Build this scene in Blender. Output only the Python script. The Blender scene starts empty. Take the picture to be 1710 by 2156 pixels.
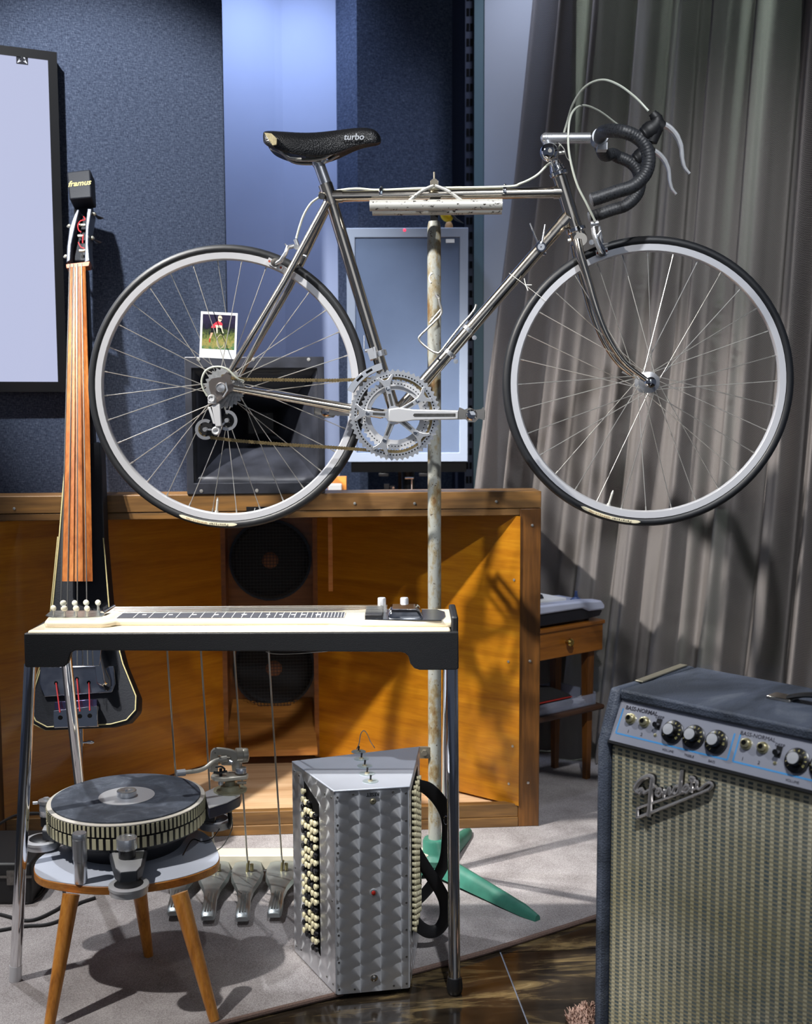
import bpy, math, random
from mathutils import Matrix, Vector, Quaternion
random.seed(7)
S = bpy.context.scene
COL = S.collection
PI = math.pi
# ------------------------------------------------------------------ camera, world, lights
F, CX, CY = 2500.0, 855.0, 1078.0
PITCH, ROLL, H = math.radians(5.5), math.radians(-0.2), 1.19
cd = bpy.data.cameras.new('camera'); cam = bpy.data.objects.new('camera', cd); COL.objects.link(cam)
cd.sensor_fit = 'HORIZONTAL'; cd.sensor_width = 36.0; cd.lens = F / 1710.0 * 36.0
cd.clip_start = 0.05; cd.clip_end = 100
cd.dof.use_dof = True; cd.dof.focus_distance = 2.62; cd.dof.aperture_fstop = 6.3
cam.matrix_world = Matrix.Translation((0, 0, H)) @ Matrix.Rotation(PI / 2 - PITCH, 4, 'X') @ Matrix.Rotation(ROLL, 4, 'Z')
S.camera = cam
w = bpy.data.worlds.new('world'); S.world = w; w.use_nodes = True
w.node_tree.nodes['Background'].inputs[0].default_value = (0.55, 0.66, 0.92, 1)
w.node_tree.nodes['Background'].inputs[1].default_value = 0.085
S.view_settings.view_transform = 'Standard'; S.view_settings.look = 'None'
S.view_settings.exposure = 0.15; S.view_settings.gamma = 1.0; S.view_settings.use_curve_mapping = False

def lamp(name, kind, loc, target, energy, color, **kw):
    d = bpy.data.lights.new(name, kind); o = bpy.data.objects.new(name, d); COL.objects.link(o)
    o.location = loc; o.rotation_euler = (Vector(target) - Vector(loc)).to_track_quat('-Z', 'Y').to_euler()
    d.energy = energy; d.color = color
    for k, v in kw.items(): setattr(d, k, v)
    return o
lamp('track_spot_key', 'SPOT', (-1.85, 1.75, 3.05), (0.34, 3.25, 0.50), 720, (1.0, 0.96, 0.90), spot_size=math.radians(39), spot_blend=0.5, shadow_soft_size=0.035)
lamp('track_spot_wall', 'SPOT', (-1.02, 1.85, 3.1), (-0.70, 3.4, 1.68), 330, (0.95, 0.97, 1.0), spot_size=math.radians(37), spot_blend=0.6, shadow_soft_size=0.03)
lamp('track_spot_stool', 'SPOT', (-1.80, 1.55, 3.0), (-0.45, 2.30, 0.12), 300, (1.0, 0.97, 0.93), spot_size=math.radians(34), spot_blend=0.5, shadow_soft_size=0.03)
lamp('track_spot_back', 'SPOT', (-1.25, 2.95, 2.5), (-0.35, 2.25, 0.0), 100, (0.93, 0.96, 1.0), spot_size=math.radians(62), spot_blend=0.6, shadow_soft_size=0.03)
lamp('front_fill_spot', 'SPOT', (0.28, 0.75, 3.0), (0.95, 2.80, 0.85), 220, (0.95, 0.97, 1.0), spot_size=math.radians(62), spot_blend=0.6, shadow_soft_size=0.04)  # added spot, brightens the amplifier, side table, keyboard and curtain
lamp('wall_wash', 'SPOT', (-0.44, 4.0, 2.95), (-0.42, 4.42, 1.2), 60, (0.55, 0.68, 1.0), spot_size=math.radians(95), spot_blend=0.9, shadow_soft_size=0.12)
lamp('column_downlight', 'SPOT', (0.36, 3.72, 3.0), (0.36, 4.15, 1.2), 36, (0.74, 0.80, 1.0), spot_size=math.radians(85), spot_blend=0.9, shadow_soft_size=0.08)
lamp('rear_fill', 'AREA', (0.4, -1.6, 2.0), (0.0, 2.6, 0.8), 9, (0.88, 0.93, 1.0), shape='RECTANGLE', size=3.0, size_y=1.8)  # added fill panel behind the camera, also gives the metal something to reflect
lamp('window_daylight', 'AREA', (1.9, 5.0, 4.3), (1.3, 3.9, 1.0), 160, (0.95, 1.0, 0.97), shape='RECTANGLE', size=2.6, size_y=1.4)

# ------------------------------------------------------------------ pixel -> place helpers
def ray(px, py):
    x = (px - CX) / F; y = -(py - CY) / F
    c, s = math.cos(ROLL), math.sin(ROLL); x, y = c * x - s * y, s * x + c * y
    return Vector((x, math.cos(PITCH) + y * math.sin(PITCH), -math.sin(PITCH) + y * math.cos(PITCH)))
CAM = Vector((0, 0, H))
def flo(px, py, z=0.0):
    d = ray(px, py); return CAM + d * ((z - H) / d.z)
def atY(px, py, Y):
    d = ray(px, py); return CAM + d * (Y / d.y)
class Frame:
    def __init__(s, o, yaw):
        s.o = Vector(o); s.yaw = yaw
        s.R = Matrix.Rotation(yaw, 3, 'Z'); s.Ri = s.R.transposed()
    def at(s, px, py, y=0.0):                 # point of the upright plane local-y = y seen at that pixel
        n = s.R @ Vector((0, 1, 0)); d = ray(px, py)
        t = (y - (CAM - s.o).dot(n)) / d.dot(n)
        return s.Ri @ (CAM + d * t - s.o)
    def z(s, px, py, z):
        d = ray(px, py); t = (z + s.o.z - H) / d.z
        return s.Ri @ (CAM + d * t - s.o)
    def plane(s, px, py, p, n):
        n = s.R @ Vector(n); p = s.R @ Vector(p) + s.o; d = ray(px, py)
        return s.Ri @ (CAM + d * ((p - CAM).dot(n) / d.dot(n)) - s.o)
    def loc(s, v): return s.Ri @ (Vector(v) - s.o)

# ------------------------------------------------------------------ mesh builder
def catmull(pts, k=6, closed=False):
    P = [Vector(p) for p in pts]; n = len(P); out = []
    seg = n if closed else n - 1
    for i in range(seg):
        if closed: a, b, c, d = P[(i - 1) % n], P[i], P[(i + 1) % n], P[(i + 2) % n]
        else:
            b, c = P[i], P[i + 1]; a = P[i - 1] if i else b * 2 - c; d = P[i + 2] if i + 2 < n else c * 2 - b
        for j in range(k):
            t = j / k
            out.append(0.5 * ((2 * b) + (c - a) * t + (2 * a - 5 * b + 4 * c - d) * t * t + (3 * b - a - 3 * c + d) * t ** 3))
    if not closed: out.append(P[-1])
    return out
def basis(d):
    d = Vector(d).normalized(); a = Vector((0, 0, 1)) if abs(d.z) < 0.9 else Vector((1, 0, 0))
    u = d.cross(a).normalized(); return u, d.cross(u).normalized(), d
class MB:
    def __init__(s): s.v = []; s.f = []; s.uv = None
    def add(s, v, f):
        o = len(s.v); s.v += [Vector(p) for p in v]; s.f += [tuple(i + o for i in q) for q in f]; return s
    def box(s, a, b, M=None):
        x0, y0, z0 = a; x1, y1, z1 = b
        v = [Vector(p) for p in ((x0,y0,z0),(x1,y0,z0),(x1,y1,z0),(x0,y1,z0),(x0,y0,z1),(x1,y0,z1),(x1,y1,z1),(x0,y1,z1))]
        if M: v = [M @ p for p in v]
        return s.add(v, [(3,2,1,0),(4,5,6,7),(0,1,5,4),(1,2,6,5),(2,3,7,6),(3,0,4,7)])
    def hexa(s, v): return s.add(v, [(3,2,1,0),(4,5,6,7),(0,1,5,4),(1,2,6,5),(2,3,7,6),(3,0,4,7)])
    def bar(s, p0, p1, w, h, up=(0,0,1), w1=None, h1=None):
        p0, p1 = Vector(p0), Vector(p1); d = (p1 - p0).normalized(); u = d.cross(Vector(up)).normalized(); n = u.cross(d)
        w1 = w if w1 is None else w1; h1 = h if h1 is None else h1
        q = [p0 - u*w/2 - n*h/2, p0 + u*w/2 - n*h/2, p1 + u*w1/2 - n*h1/2, p1 - u*w1/2 - n*h1/2,
             p0 - u*w/2 + n*h/2, p0 + u*w/2 + n*h/2, p1 + u*w1/2 + n*h1/2, p1 - u*w1/2 + n*h1/2]
        return s.hexa(q)
    def tube(s, pts, r, n=10, closed=False, caps=True, flat=1.0, up=None):
        P = [Vector(p) for p in pts]; m = len(P); R = r if isinstance(r, (list, tuple)) else [r] * m
        if len(R) != m: R = [R[0] + (R[-1] - R[0]) * i / (m - 1) for i in range(m)] if len(R) == 2 else [R[min(int(i * len(R) / m), len(R) - 1)] for i in range(m)]
        o = len(s.v); u = None
        for i in range(m):
            a = P[(i - 1) % m] if (closed or i) else P[i]; b = P[(i + 1) % m] if (closed or i < m - 1) else P[i]
            d = (b - a).normalized()
            if u is None: u = basis(d)[0] if up is None else d.cross(Vector(up)).normalized()
            else:
                u = u - d * u.dot(d)
                u = u.normalized() if u.length > 1e-6 else basis(d)[0]
            w_ = d.cross(u)
            for k in range(n):
                t = 2 * PI * k / n; s.v.append(P[i] + u * (R[i] * math.cos(t)) + w_ * (R[i] * flat * math.sin(t)))
        for i in range(m if closed else m - 1):
            j = (i + 1) % m
            for k in range(n):
                l = (k + 1) % n; s.f.append((o + i*n + k, o + i*n + l, o + j*n + l, o + j*n + k))
        if caps and not closed:
            s.f.append(tuple(o + k for k in range(n))[::-1]); s.f.append(tuple(o + (m-1)*n + k for k in range(n)))
        return s
    def cyl(s, p0, p1, r0, r1=None, n=16): return s.tube([p0, p1], [r0, r0 if r1 is None else r1], n)
    def lathe(s, prof, o=(0,0,0), ax=(0,0,1), n=24, close=True):
        u, w_, d = basis(ax); O = Vector(o); b = len(s.v); m = len(prof)
        for r, h in prof:
            for k in range(n):
                t = 2 * PI * k / n; s.v.append(O + d * h + (u * math.cos(t) + w_ * math.sin(t)) * max(r, 1e-5))
        for i in range(m - 1):
            for k in range(n):
                l = (k + 1) % n; s.f.append((b + i*n + k, b + (i+1)*n + k, b + (i+1)*n + l, b + i*n + l)[::-1])
        if close:
            s.f.append(tuple(b + k for k in range(n))[::-1]); s.f.append(tuple(b + (m-1)*n + k for k in range(n)))
        return s
    def prism(s, poly, O, U, V, N, d):           # polygon (u,v) in the plane O,U,V pushed along N by d
        O, U, V, N = Vector(O), Vector(U), Vector(V), Vector(N); n = len(poly)
        a = [O + U * p[0] + V * p[1] for p in poly]; b = [p + N * d for p in a]
        return s.add(a + b, [tuple(range(n))[::-1], tuple(range(n, 2*n))] + [(i, (i+1) % n, n + (i+1) % n, n + i) for i in range(n)])
    def ring(s, outer, inner, O, U, V, N, d):    # annular prism, equal point counts
        O, U, V, N = Vector(O), Vector(U), Vector(V), Vector(N); n = len(outer)
        P = lambda q, k: O + U * q[0] + V * q[1] + N * k
        v = [P(q, 0) for q in outer] + [P(q, 0) for q in inner] + [P(q, d) for q in outer] + [P(q, d) for q in inner]
        f = []
        for i in range(n):
            j = (i + 1) % n
            f += [(i, n+i, n+j, j), (2*n+i, 2*n+j, 3*n+j, 3*n+i), (i, j, 2*n+j, 2*n+i), (n+j, n+i, 3*n+i, 3*n+j)]
        return s.add(v, f)
    def ball(s, c, r, n=16, m=10, R=None):
        c = Vector(c); rx, ry, rz = (r, r, r) if not isinstance(r, (tuple, list)) else r
        v = []; f = []
        for i in range(m + 1):
            a = PI * i / m
            for k in range(n):
                t = 2 * PI * k / n; p = Vector((rx*math.sin(a)*math.cos(t), ry*math.sin(a)*math.sin(t), rz*math.cos(a)))
                v.append(c + (R @ p if R else p))
        for i in range(m):
            for k in range(n):
                l = (k+1) % n; f.append((i*n+k, (i+1)*n+k, (i+1)*n+l, i*n+l))
        return s.add(v, f)
    def loft(s, rings, closed_ring=True, caps=True):
        o = len(s.v); n = len(rings[0])
        for r in rings: s.v += [Vector(p) for p in r]
        for i in range(len(rings) - 1):
            for k in range(n if closed_ring else n - 1):
                l = (k+1) % n; s.f.append((o + i*n + k, o + i*n + l, o + (i+1)*n + l, o + (i+1)*n + k))
        if caps and closed_ring:
            s.f.append(tuple(o + k for k in range(n))[::-1]); s.f.append(tuple(o + (len(rings)-1)*n + k for k in range(n)))
        return s
    def mesh(s, name, ang=35):
        me = bpy.data.meshes.new(name); me.from_pydata([tuple(p) for p in s.v], [], s.f); me.update()
        me.validate(); import bmesh
        bm = bmesh.new(); bm.from_mesh(me); bmesh.ops.recalc_face_normals(bm, faces=bm.faces); bm.to_mesh(me); bm.free()
        if ang:
            for p in me.polygons: p.use_smooth = True
            me.set_sharp_from_angle(angle=math.radians(ang))
        return me
    def build(s, name, mat, parent=None, bevel=0, ang=35, world=False, kind=None, label=None):
        if world and parent is not None:
            r = parent
            while r.parent: r = r.parent
            Mi = (Matrix.Translation(r.location) @ r.rotation_euler.to_matrix().to_4x4()).inverted()
            s.v = [Mi @ p for p in s.v]
        return put(name, s.mesh(name, ang), mat, parent, bevel, kind, label)
def put(name, me, mat, parent=None, bevel=0, kind=None, label=None):
    o = bpy.data.objects.new(name, me); COL.objects.link(o)
    if mat and not me.materials: me.materials.append(mat)
    if parent: o.parent = parent
    if bevel:
        b = o.modifiers.new('bevel', 'BEVEL'); b.width = bevel; b.segments = 2; b.limit_method = 'ANGLE'; b.angle_limit = math.radians(40)
    if kind: o['kind'] = kind
    if label: o['label'] = label
    return o
def tag(o, label, cat, group=None):
    o['label'] = label; o['category'] = cat
    if group: o['group'] = group
    return o
def thing(name, label, cat, loc=(0,0,0), yaw=0.0, group=None):
    o = bpy.data.objects.new(name, None); COL.objects.link(o); o.location = loc; o.rotation_euler = (0, 0, yaw); o.empty_display_size = 0.05
    return tag(o, label, cat, group)
def fthing(name, label, cat, fr, group=None): return thing(name, label, cat, fr.o, fr.yaw, group)
ROD = {}
def rod(name, p0, p1, r, mat, parent, n=6):      # straight rod object, mesh shared between alike rods
    k = (mat.name, n)
    if k not in ROD:
        ROD[k] = MB().cyl((0,0,0), (0,0,1), 1, 1, n).mesh('rod')
        ROD[k].materials.append(mat)
    o = bpy.data.objects.new(name, ROD[k]); COL.objects.link(o); o.parent = parent
    p0, p1 = Vector(p0), Vector(p1); o.rotation_mode = 'QUATERNION'
    o.location = p0; o.rotation_quaternion = (p1 - p0).to_track_quat('Z', 'Y'); o.scale = (r, r, (p1 - p0).length)
    return o
def inst(name, me, parent, loc, R=None, scale=1):
    o = bpy.data.objects.new(name, me); COL.objects.link(o); o.parent = parent; o.location = loc
    if R is not None: o.rotation_mode = 'QUATERNION'; o.rotation_quaternion = R.to_quaternion() if hasattr(R, 'to_quaternion') else R
    o.scale = (scale,)*3 if not isinstance(scale, (tuple, list)) else scale
    return o
def text(name, body, size, O, U, V, mat, parent, extrude=0.0003, align='CENTER', shear=0.0, off=0.0, kind=None):
    c = bpy.data.curves.new(name, 'FONT'); c.body = body; c.size = size; c.extrude = extrude; c.align_x = align; c.align_y = 'CENTER'
    c.shear = shear; c.offset = off; c.resolution_u = 3
    t = bpy.data.objects.new('t', c); me = bpy.data.meshes.new_from_object(t); bpy.data.objects.remove(t)
    me.name = name; U = Vector(U).normalized(); V = Vector(V).normalized(); N = U.cross(V)
    me.transform(Matrix(((U.x, V.x, N.x, O[0]), (U.y, V.y, N.y, O[1]), (U.z, V.z, N.z, O[2]), (0, 0, 0, 1))))
    me.materials.clear(); return put(name, me, mat, parent, kind=kind)

# ------------------------------------------------------------------ materials
def lin(c):
    if isinstance(c, (int, float)): c = (c, c, c)
    return tuple((x/255/12.92 if x/255 <= 0.04045 else ((x/255 + 0.055)/1.055)**2.4) for x in c) + (1,)
class NT:
    def __init__(s, m): s.t = m.node_tree; s.n = s.t.nodes; s.b = s.n['Principled BSDF']
    def new(s, kind, **kw):
        q = s.n.new(kind)
        for k, v in kw.items(): setattr(q, k, v)
        return q
    def link(s, a, b): s.t.links.new(a, b)
    def math(s, op, a, b=None, c=None):
        q = s.new('ShaderNodeMath', operation=op)
        for i, x in enumerate((a, b, c)):
            if x is None: continue
            if hasattr(x, 'is_output'): s.link(x, q.inputs[i])
            else: q.inputs[i].default_value = x
        return q.outputs[0]
    def ramp(s, fac, stops):
        q = s.new('ShaderNodeValToRGB'); s.link(fac, q.inputs[0]); e = q.color_ramp.elements
        while len(e) < len(stops): e.new(0.5)
        for i, (p, c) in enumerate(stops): e[i].position = p; e[i].color = c
        return q.outputs[0]
    def coord(s, scale=(1,1,1), rot=(0,0,0), kind='Object', loc=(0,0,0)):
        t = s.new('ShaderNodeTexCoord'); m = s.new('ShaderNodeMapping'); s.link(t.outputs[kind], m.inputs[0])
        m.inputs['Scale'].default_value = scale; m.inputs['Rotation'].default_value = rot; m.inputs['Location'].default_value = loc
        return m.outputs[0]
    def noise(s, vec, scale, detail=3, rough=0.5, dist=0.0):
        q = s.new('ShaderNodeTexNoise'); s.link(vec, q.inputs['Vector']); q.inputs['Scale'].default_value = scale
        q.inputs['Detail'].default_value = detail; q.inputs['Roughness'].default_value = rough; q.inputs['Distortion'].default_value = dist
        return q.outputs[0]
    def bump(s, h, strength, dist=0.001):
        q = s.new('ShaderNodeBump'); s.link(h, q.inputs['Height']); q.inputs['Strength'].default_value = strength; q.inputs['Distance'].default_value = dist
        s.link(q.outputs[0], s.b.inputs['Normal'])
MATS = {}
def newmat(name, col, rough=0.5, metal=0.0, spec=0.5, coat=0.0, trans=0.0, emit=None, es=1.0):
    m = bpy.data.materials.new(name); m.use_nodes = True; b = m.node_tree.nodes['Principled BSDF']
    b.inputs['Base Color'].default_value = lin(col); b.inputs['Roughness'].default_value = rough; b.inputs['Metallic'].default_value = metal
    b.inputs['Specular IOR Level'].default_value = spec; b.inputs['Coat Weight'].default_value = coat; b.inputs['Transmission Weight'].default_value = trans
    if emit: b.inputs['Emission Color'].default_value = lin(emit); b.inputs['Emission Strength'].default_value = es
    return m
def M(name, col, rough=0.5, metal=0.0, var=0.0, scale=30, bump=0.0, bscale=400, rvar=0.0, **kw):
    if name in MATS: return MATS[name]
    m = newmat(name, col, rough, metal, **kw); t = NT(m); c = lin(col)
    if var:
        n = t.noise(t.coord(), scale, 4, 0.6)
        t.link(t.ramp(n, [(0.3, tuple(x*(1-var) for x in c[:3]) + (1,)), (0.7, tuple(min(1, x*(1+var)) for x in c[:3]) + (1,))]), t.b.inputs['Base Color'])
    if rvar:
        n = t.noise(t.coord(), scale * 0.7, 3); t.link(t.math('MULTIPLY_ADD', n, rvar, rough - rvar/2), t.b.inputs['Roughness'])
    if bump: t.bump(t.noise(t.coord(), bscale, 3), bump, 0.002)
    MATS[name] = m; return m
def wood(name, c0, c1, c2, axis='x', scale=1.0, rough=0.4, coat=0.15, ring=6.0, rot=(0,0,0)):
    if name in MATS: return MATS[name]
    m = newmat(name, c1, rough, coat=coat); t = NT(m)
    st = {'x': (1.2, 14, 14), 'y': (14, 1.2, 14), 'z': (14, 14, 1.2), 'h': (1.0, 1.0, 16)}[axis]
    v = t.coord(tuple(q*scale for q in st), rot)
    a = t.noise(v, ring * 0.35, 5, 0.62, 0.5); b = t.noise(v, ring * 3.2, 3, 0.5)
    k = t.math('MULTIPLY_ADD', b, 0.3, t.math('MULTIPLY', a, 0.78))
    t.link(t.ramp(k, [(0.36, lin(c0)), (0.54, lin(c1)), (0.72, lin(c2))]), t.b.inputs['Base Color'])
    t.bump(b, 0.12, 0.001); MATS[name] = m; return m
def text_black(): return M('print_black', (16, 16, 18), 0.6)
CHROME = M('chrome', (228, 228, 230), 0.07, 1.0, rvar=0.08, scale=60)
NICKEL = M('nickel_plated_steel', (206, 198, 186), 0.17, 1.0, rvar=0.14, scale=35)
ALU = M('polished_aluminium', (210, 212, 216), 0.26, 0.85, rvar=0.1, scale=40)
SATIN = M('satin_aluminium', (206, 207, 210), 0.38, 0.6)
STEEL = M('steel_wire', (206, 204, 198), 0.38, 0.9)
DSTEEL = M('dark_steel', (120, 118, 114), 0.35, 1.0, var=0.3, scale=80)
BLACK = M('black_plastic', (18, 18, 20), 0.38)
RUBBER = M('black_rubber', (24, 25, 28), 0.62, bump=0.15, bscale=500)
DARK = M('matt_black', (10, 10, 11), 0.9, spec=0.1)
CREAM = M('cream_lacquer', (226, 214, 190), 0.22, coat=0.5, var=0.03, scale=12)
WHITE = M('white_paint', (232, 232, 230), 0.45)
# ------------------------------------------------------------------ setting: floor, tiles, rug
def marble(name, rot):
    m = newmat(name, (40, 34, 28), 0.12); t = NT(m)
    v = t.coord((1.6, 9.0, 1), (0, 0, rot)); n = t.noise(v, 1.5, 7, 0.68, 1.6); n2 = t.noise(t.coord((1, 2.5, 1), (0, 0, rot), loc=(3, 1, 0)), 2.2, 4)
    k = t.math('MULTIPLY_ADD', n, 0.62, t.math('MULTIPLY', n2, 0.42))
    t.link(t.ramp(k, [(0.40, lin((16, 14, 12))), (0.53, lin((44, 37, 29))), (0.62, lin((112, 96, 66))), (0.74, lin((196, 186, 166)))]), t.b.inputs['Base Color'])
    return m
MARB = [marble('dark_marble_tile_a', 0.08), marble('dark_marble_tile_b', 1.25)]
flr = MB().box((-3.2, -0.4, -0.06), (3.2, 5.2, -0.004)).build('floor', M('grout', (150, 158, 178), 0.7)); flr['kind'] = 'structure'
tdir = math.radians(5.7); TU = Vector((math.cos(tdir), math.sin(tdir), 0)); TV = Vector((-TU.y, TU.x, 0)); tc = flo(1054.5, 2006.5)
TS = 0.60; gap = 0.0016
tm = [MB().box((gap, gap, -0.012), (TS - gap, TS - gap, 0.0)).mesh('tile') for _ in range(2)]
for i in range(2): tm[i].materials.append(MARB[i])
for i in range(-4, 4):
    for j in range(-4, 2):
        c = tc + TU * (i * TS) + TV * (j * TS)
        k = (i + j + 1) % 2
        o = inst('tile', tm[k], flr, (c.x, c.y, 0.0), Matrix.Rotation(tdir, 3, 'Z'))
RZ = 0.008
edge = [flo(px, py, RZ) for px, py in ((478, 2150), (580, 2124), (698, 2095), (869, 2045), (1019, 2004), (1245, 1932))]
e0 = edge[0] + (edge[0] - edge[1]) * 9; e1 = edge[-1] + (edge[-1] - edge[-2]) * 7
pl = [e0] + edge + [e1]
rugm = newmat('carpet_pile', (150, 142, 138), 0.95, spec=0.1); t = NT(rugm)
n = t.noise(t.coord(), 420, 3, 0.7); n2 = t.noise(t.coord(), 9, 3)
t.link(t.ramp(t.math('MULTIPLY_ADD', n2, 0.35, t.math('MULTIPLY', n, 0.75)), [(0.34, lin((98, 91, 90))), (0.55, lin((147, 142, 142))), (0.78, lin((187, 183, 182)))]), t.b.inputs['Base Color'])
t.bump(n, 0.5, 0.003)
rug = thing('rug', 'grey-beige carpet rug with brown bound edge over the dark tiles', 'rug', (0, 2.9, 0))
poly = [(p.x, p.y) for p in pl] + [(2.4, 4.7), (-2.9, 4.7)]
MB().prism(poly, (0, 0, 0.0), (1,0,0), (0,1,0), (0,0,1), RZ).build('pile', rugm, rug, world=True, ang=0)
MB().tube([p - Vector((0, 0, 0.002)) for p in pl], 0.0058, 8, flat=1.0).build('binding', M('rug_binding', (104, 84, 76), 0.9, var=0.25, scale=300, bump=0.5, bscale=500), rug, world=True)

# ------------------------------------------------------------------ walls
felt = newmat('blue_grey_felt', (78, 88, 108), 0.95, spec=0.12); t = NT(felt)
n = t.noise(t.coord((1, 1, 0.4)), 300, 3, 0.7); n2 = t.noise(t.coord((0.3, 0.3, 1.4)), 230, 3, 0.7)
k = t.math('MULTIPLY_ADD', n2, 0.5, t.math('MULTIPLY', n, 0.5))
t.link(t.ramp(k, [(0.36, lin((46, 52, 68))), (0.5, lin((70, 79, 98))), (0.66, lin((104, 113, 132)))]), t.b.inputs['Base Color']); t.bump(k, 0.35, 0.003)
WP = atY(165, 700, 3.38); WU = Vector((0.8927, 0.4508, 0)); WN = Vector((0.4508, -0.8927, 0))
WF = Frame((WP.x, WP.y, 0), math.atan2(WU.y, WU.x))
xr = WF.at(474, 300, 0).x
wl = fthing('wall_left', 'blue-grey felt wall panel behind the screen', 'wall', WF); wl['kind'] = 'structure'
MB().box((-2.2, 0, 0.892), (xr, 0.07, 3.3)).build('felt_panel', felt, wl, bevel=0.006)
bluewall = M('pale_blue_wall', (164, 174, 202), 0.7, var=0.03, scale=3)
def polywall(name, pts, thick, mat, z0=0.0, z1=3.3):
    mb = MB(); P = [Vector((p[0], p[1], 0)) for p in pts]
    for a, b in zip(P[:-1], P[1:]):
        d = (b - a).normalized(); nn = Vector((-d.y, d.x, 0)) * thick
        mb.hexa([a + Vector((0,0,z0)), b + Vector((0,0,z0)), b + nn + Vector((0,0,z0)), a + nn + Vector((0,0,z0)), a + Vector((0,0,z1)), b + Vector((0,0,z1)), b + nn + Vector((0,0,z1)), a + nn + Vector((0,0,z1))])
    o = mb.build(name, mat, ang=50); o['kind'] = 'structure'; return o
def PX(px, Y, py=600):
    p = atY(px, py, Y); return (p.x, p.y)
polywall('wall_back', [PX(380, 4.25), PX(585, 4.42), PX(600, 4.43), PX(640, 4.42), PX(712, 4.40)], 0.06, bluewall)
polywall('wall_acoustic', [PX(706, 4.42), PX(755, 4.28), PX(952, 4.50)], 0.06, felt)
polywall('wall_alcove', [PX(930, 4.62), PX(1090, 4.62)], 0.05, M('navy_wall', (52, 62, 92), 0.7))
polywall('wall_column', [PX(1019, 4.14), PX(1200, 4.05)], 0.08, M('pale_column', (158, 163, 172), 0.6, var=0.02, scale=4))
st = polywall('trim_1', [PX(998, 4.16), PX(1020, 4.15)], 0.03, M('green_grey_strip', (92, 112, 118), 0.35))
ra = thing('slotted_upright', 'dark slotted steel upright beside the pale wall column', 'shelf upright', (*PX(988, 4.2), 0.0))
pu = Vector((*PX(979, 4.2), 0)); pv = Vector((*PX(997, 4.2), 0)); wu = (pv - pu).x
MB().box((pu.x, 4.2, 0.0), (pv.x, 4.225, 3.3)).build('rail', M('dark_blue_steel', (40, 46, 62), 0.5, 0.4), ra, world=True)
slot = MB().box((-wu*0.16, -0.002, -0.012), (wu*0.16, 0.0, 0.012)).mesh('slot'); slot.materials.append(DARK)
for i in range(40):
    for sx in (0.3, 0.7): inst('slot', slot, ra, (pu.x + wu*sx - ra.location.x, -0.0005, 0.7 + i*0.05))
ceil = MB().box((-3.2, 1.3, 3.3), (3.2, 5.0, 3.4)).build('ceiling', M('ceiling_grey', (120, 122, 126), 0.8)); ceil['kind'] = 'structure'

# ------------------------------------------------------------------ curtain, window, garden
cm = newmat('woven_curtain', (120, 114, 112), 0.85, spec=0.15); t = NT(cm)
uvn = t.new('ShaderNodeUVMap'); sx = t.new('ShaderNodeSeparateXYZ'); t.link(uvn.outputs[0], sx.inputs[0])
wx = t.math('SINE', t.math('MULTIPLY', sx.outputs[0], 2*PI/0.0058)); wy = t.math('SINE', t.math('MULTIPLY', sx.outputs[1], 2*PI/0.0050))
we = t.math('MULTIPLY', wx, wy)
t.link(t.ramp(t.math('MULTIPLY_ADD', we, 0.5, 0.5), [(0.15, lin((96, 91, 91))), (0.85, lin((158, 152, 149)))]), t.b.inputs['Base Color'])
t.bump(we, 0.35, 0.002)
tr = t.new('ShaderNodeBsdfTranslucent'); tr.inputs[0].default_value = lin((130, 126, 120)); tp = t.new('ShaderNodeBsdfTransparent')
m1 = t.new('ShaderNodeMixShader'); m1.inputs[0].default_value = 0.10; t.link(t.b.outputs[0], m1.inputs[1]); t.link(tr.outputs[0], m1.inputs[2])
m2 = t.new('ShaderNodeMixShader'); bn = t.new('ShaderNodeTexNoise', noise_dimensions='1D'); t.link(sx.outputs[0], bn.inputs['W']); bn.inputs['Scale'].default_value = 7.0; bn.inputs['Detail'].default_value = 2.0; t.link(t.ramp(bn.outputs[0], [(0.56, (0.025, 0.025, 0.025, 1)), (0.66, (0.17, 0.17, 0.17, 1))]), m2.inputs[0]); t.link(m1.outputs[0], m2.inputs[1]); t.link(tp.outputs[0], m2.inputs[2])
t.link(m2.outputs[0], t.n['Material Output'].inputs[0])
c0 = Vector((*PX(1040, 3.98), 0)); c1 = Vector((*PX(1700, 3.45), 0)); cu = (c1 - c0).normalized(); cn = Vector((cu.y, -cu.x, 0))
L = (c1 - c0).length + 0.5; NC, NR = 560, 44; v = []; f = []; uv = []
def fold(s, h):
    ph = s*50 + 1.3*math.sin(s*5.1 + 0.4) + 0.9*math.sin(s*11.7) + 0.25*math.sin(h*1.7 + s*4)
    a = 0.046 + 0.018*math.sin(s*7.3 + 1)
    q = math.sin(ph); q = math.copysign(abs(q)**0.75, q)
    return a*q + 0.012*math.sin(ph*2.3 + 1.1 + 0.5*h) + 0.006*math.sin(s*140 + 3*h)
for j in range(NR + 1):
    z = 0.012 + (3.2 - 0.012)*j/NR
    for i in range(NC + 1):
        s = L*i/NC; sh = (0.115*(1 - 0.62*s/L))*(z - 1.2)
        p = c0 + cu*(s + sh) + cn*(fold(s, z) + 0.02*math.sin(z*2.2 + s*3)); v.append((p.x, p.y, z)); uv.append((s*1.35, z))
for j in range(NR):
    for i in range(NC): a = j*(NC+1) + i; f.append((a, a+1, a+NC+2, a+NC+1))
me = bpy.data.meshes.new('curtain'); me.from_pydata(v, [], f); ul = me.uv_layers.new(name='UVMap')
for lp in me.loops: ul.data[lp.index].uv = uv[lp.vertex_index]
for p in me.polygons: p.use_smooth = True
cur = thing('curtain', 'long grey woven curtain in vertical folds at the window', 'curtain', (c0.x + 0.4, c0.y - 0.2, 0.012))
for q in me.vertices: q.co = q.co - cur.location
put('cloth', me, cm, cur)
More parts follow.
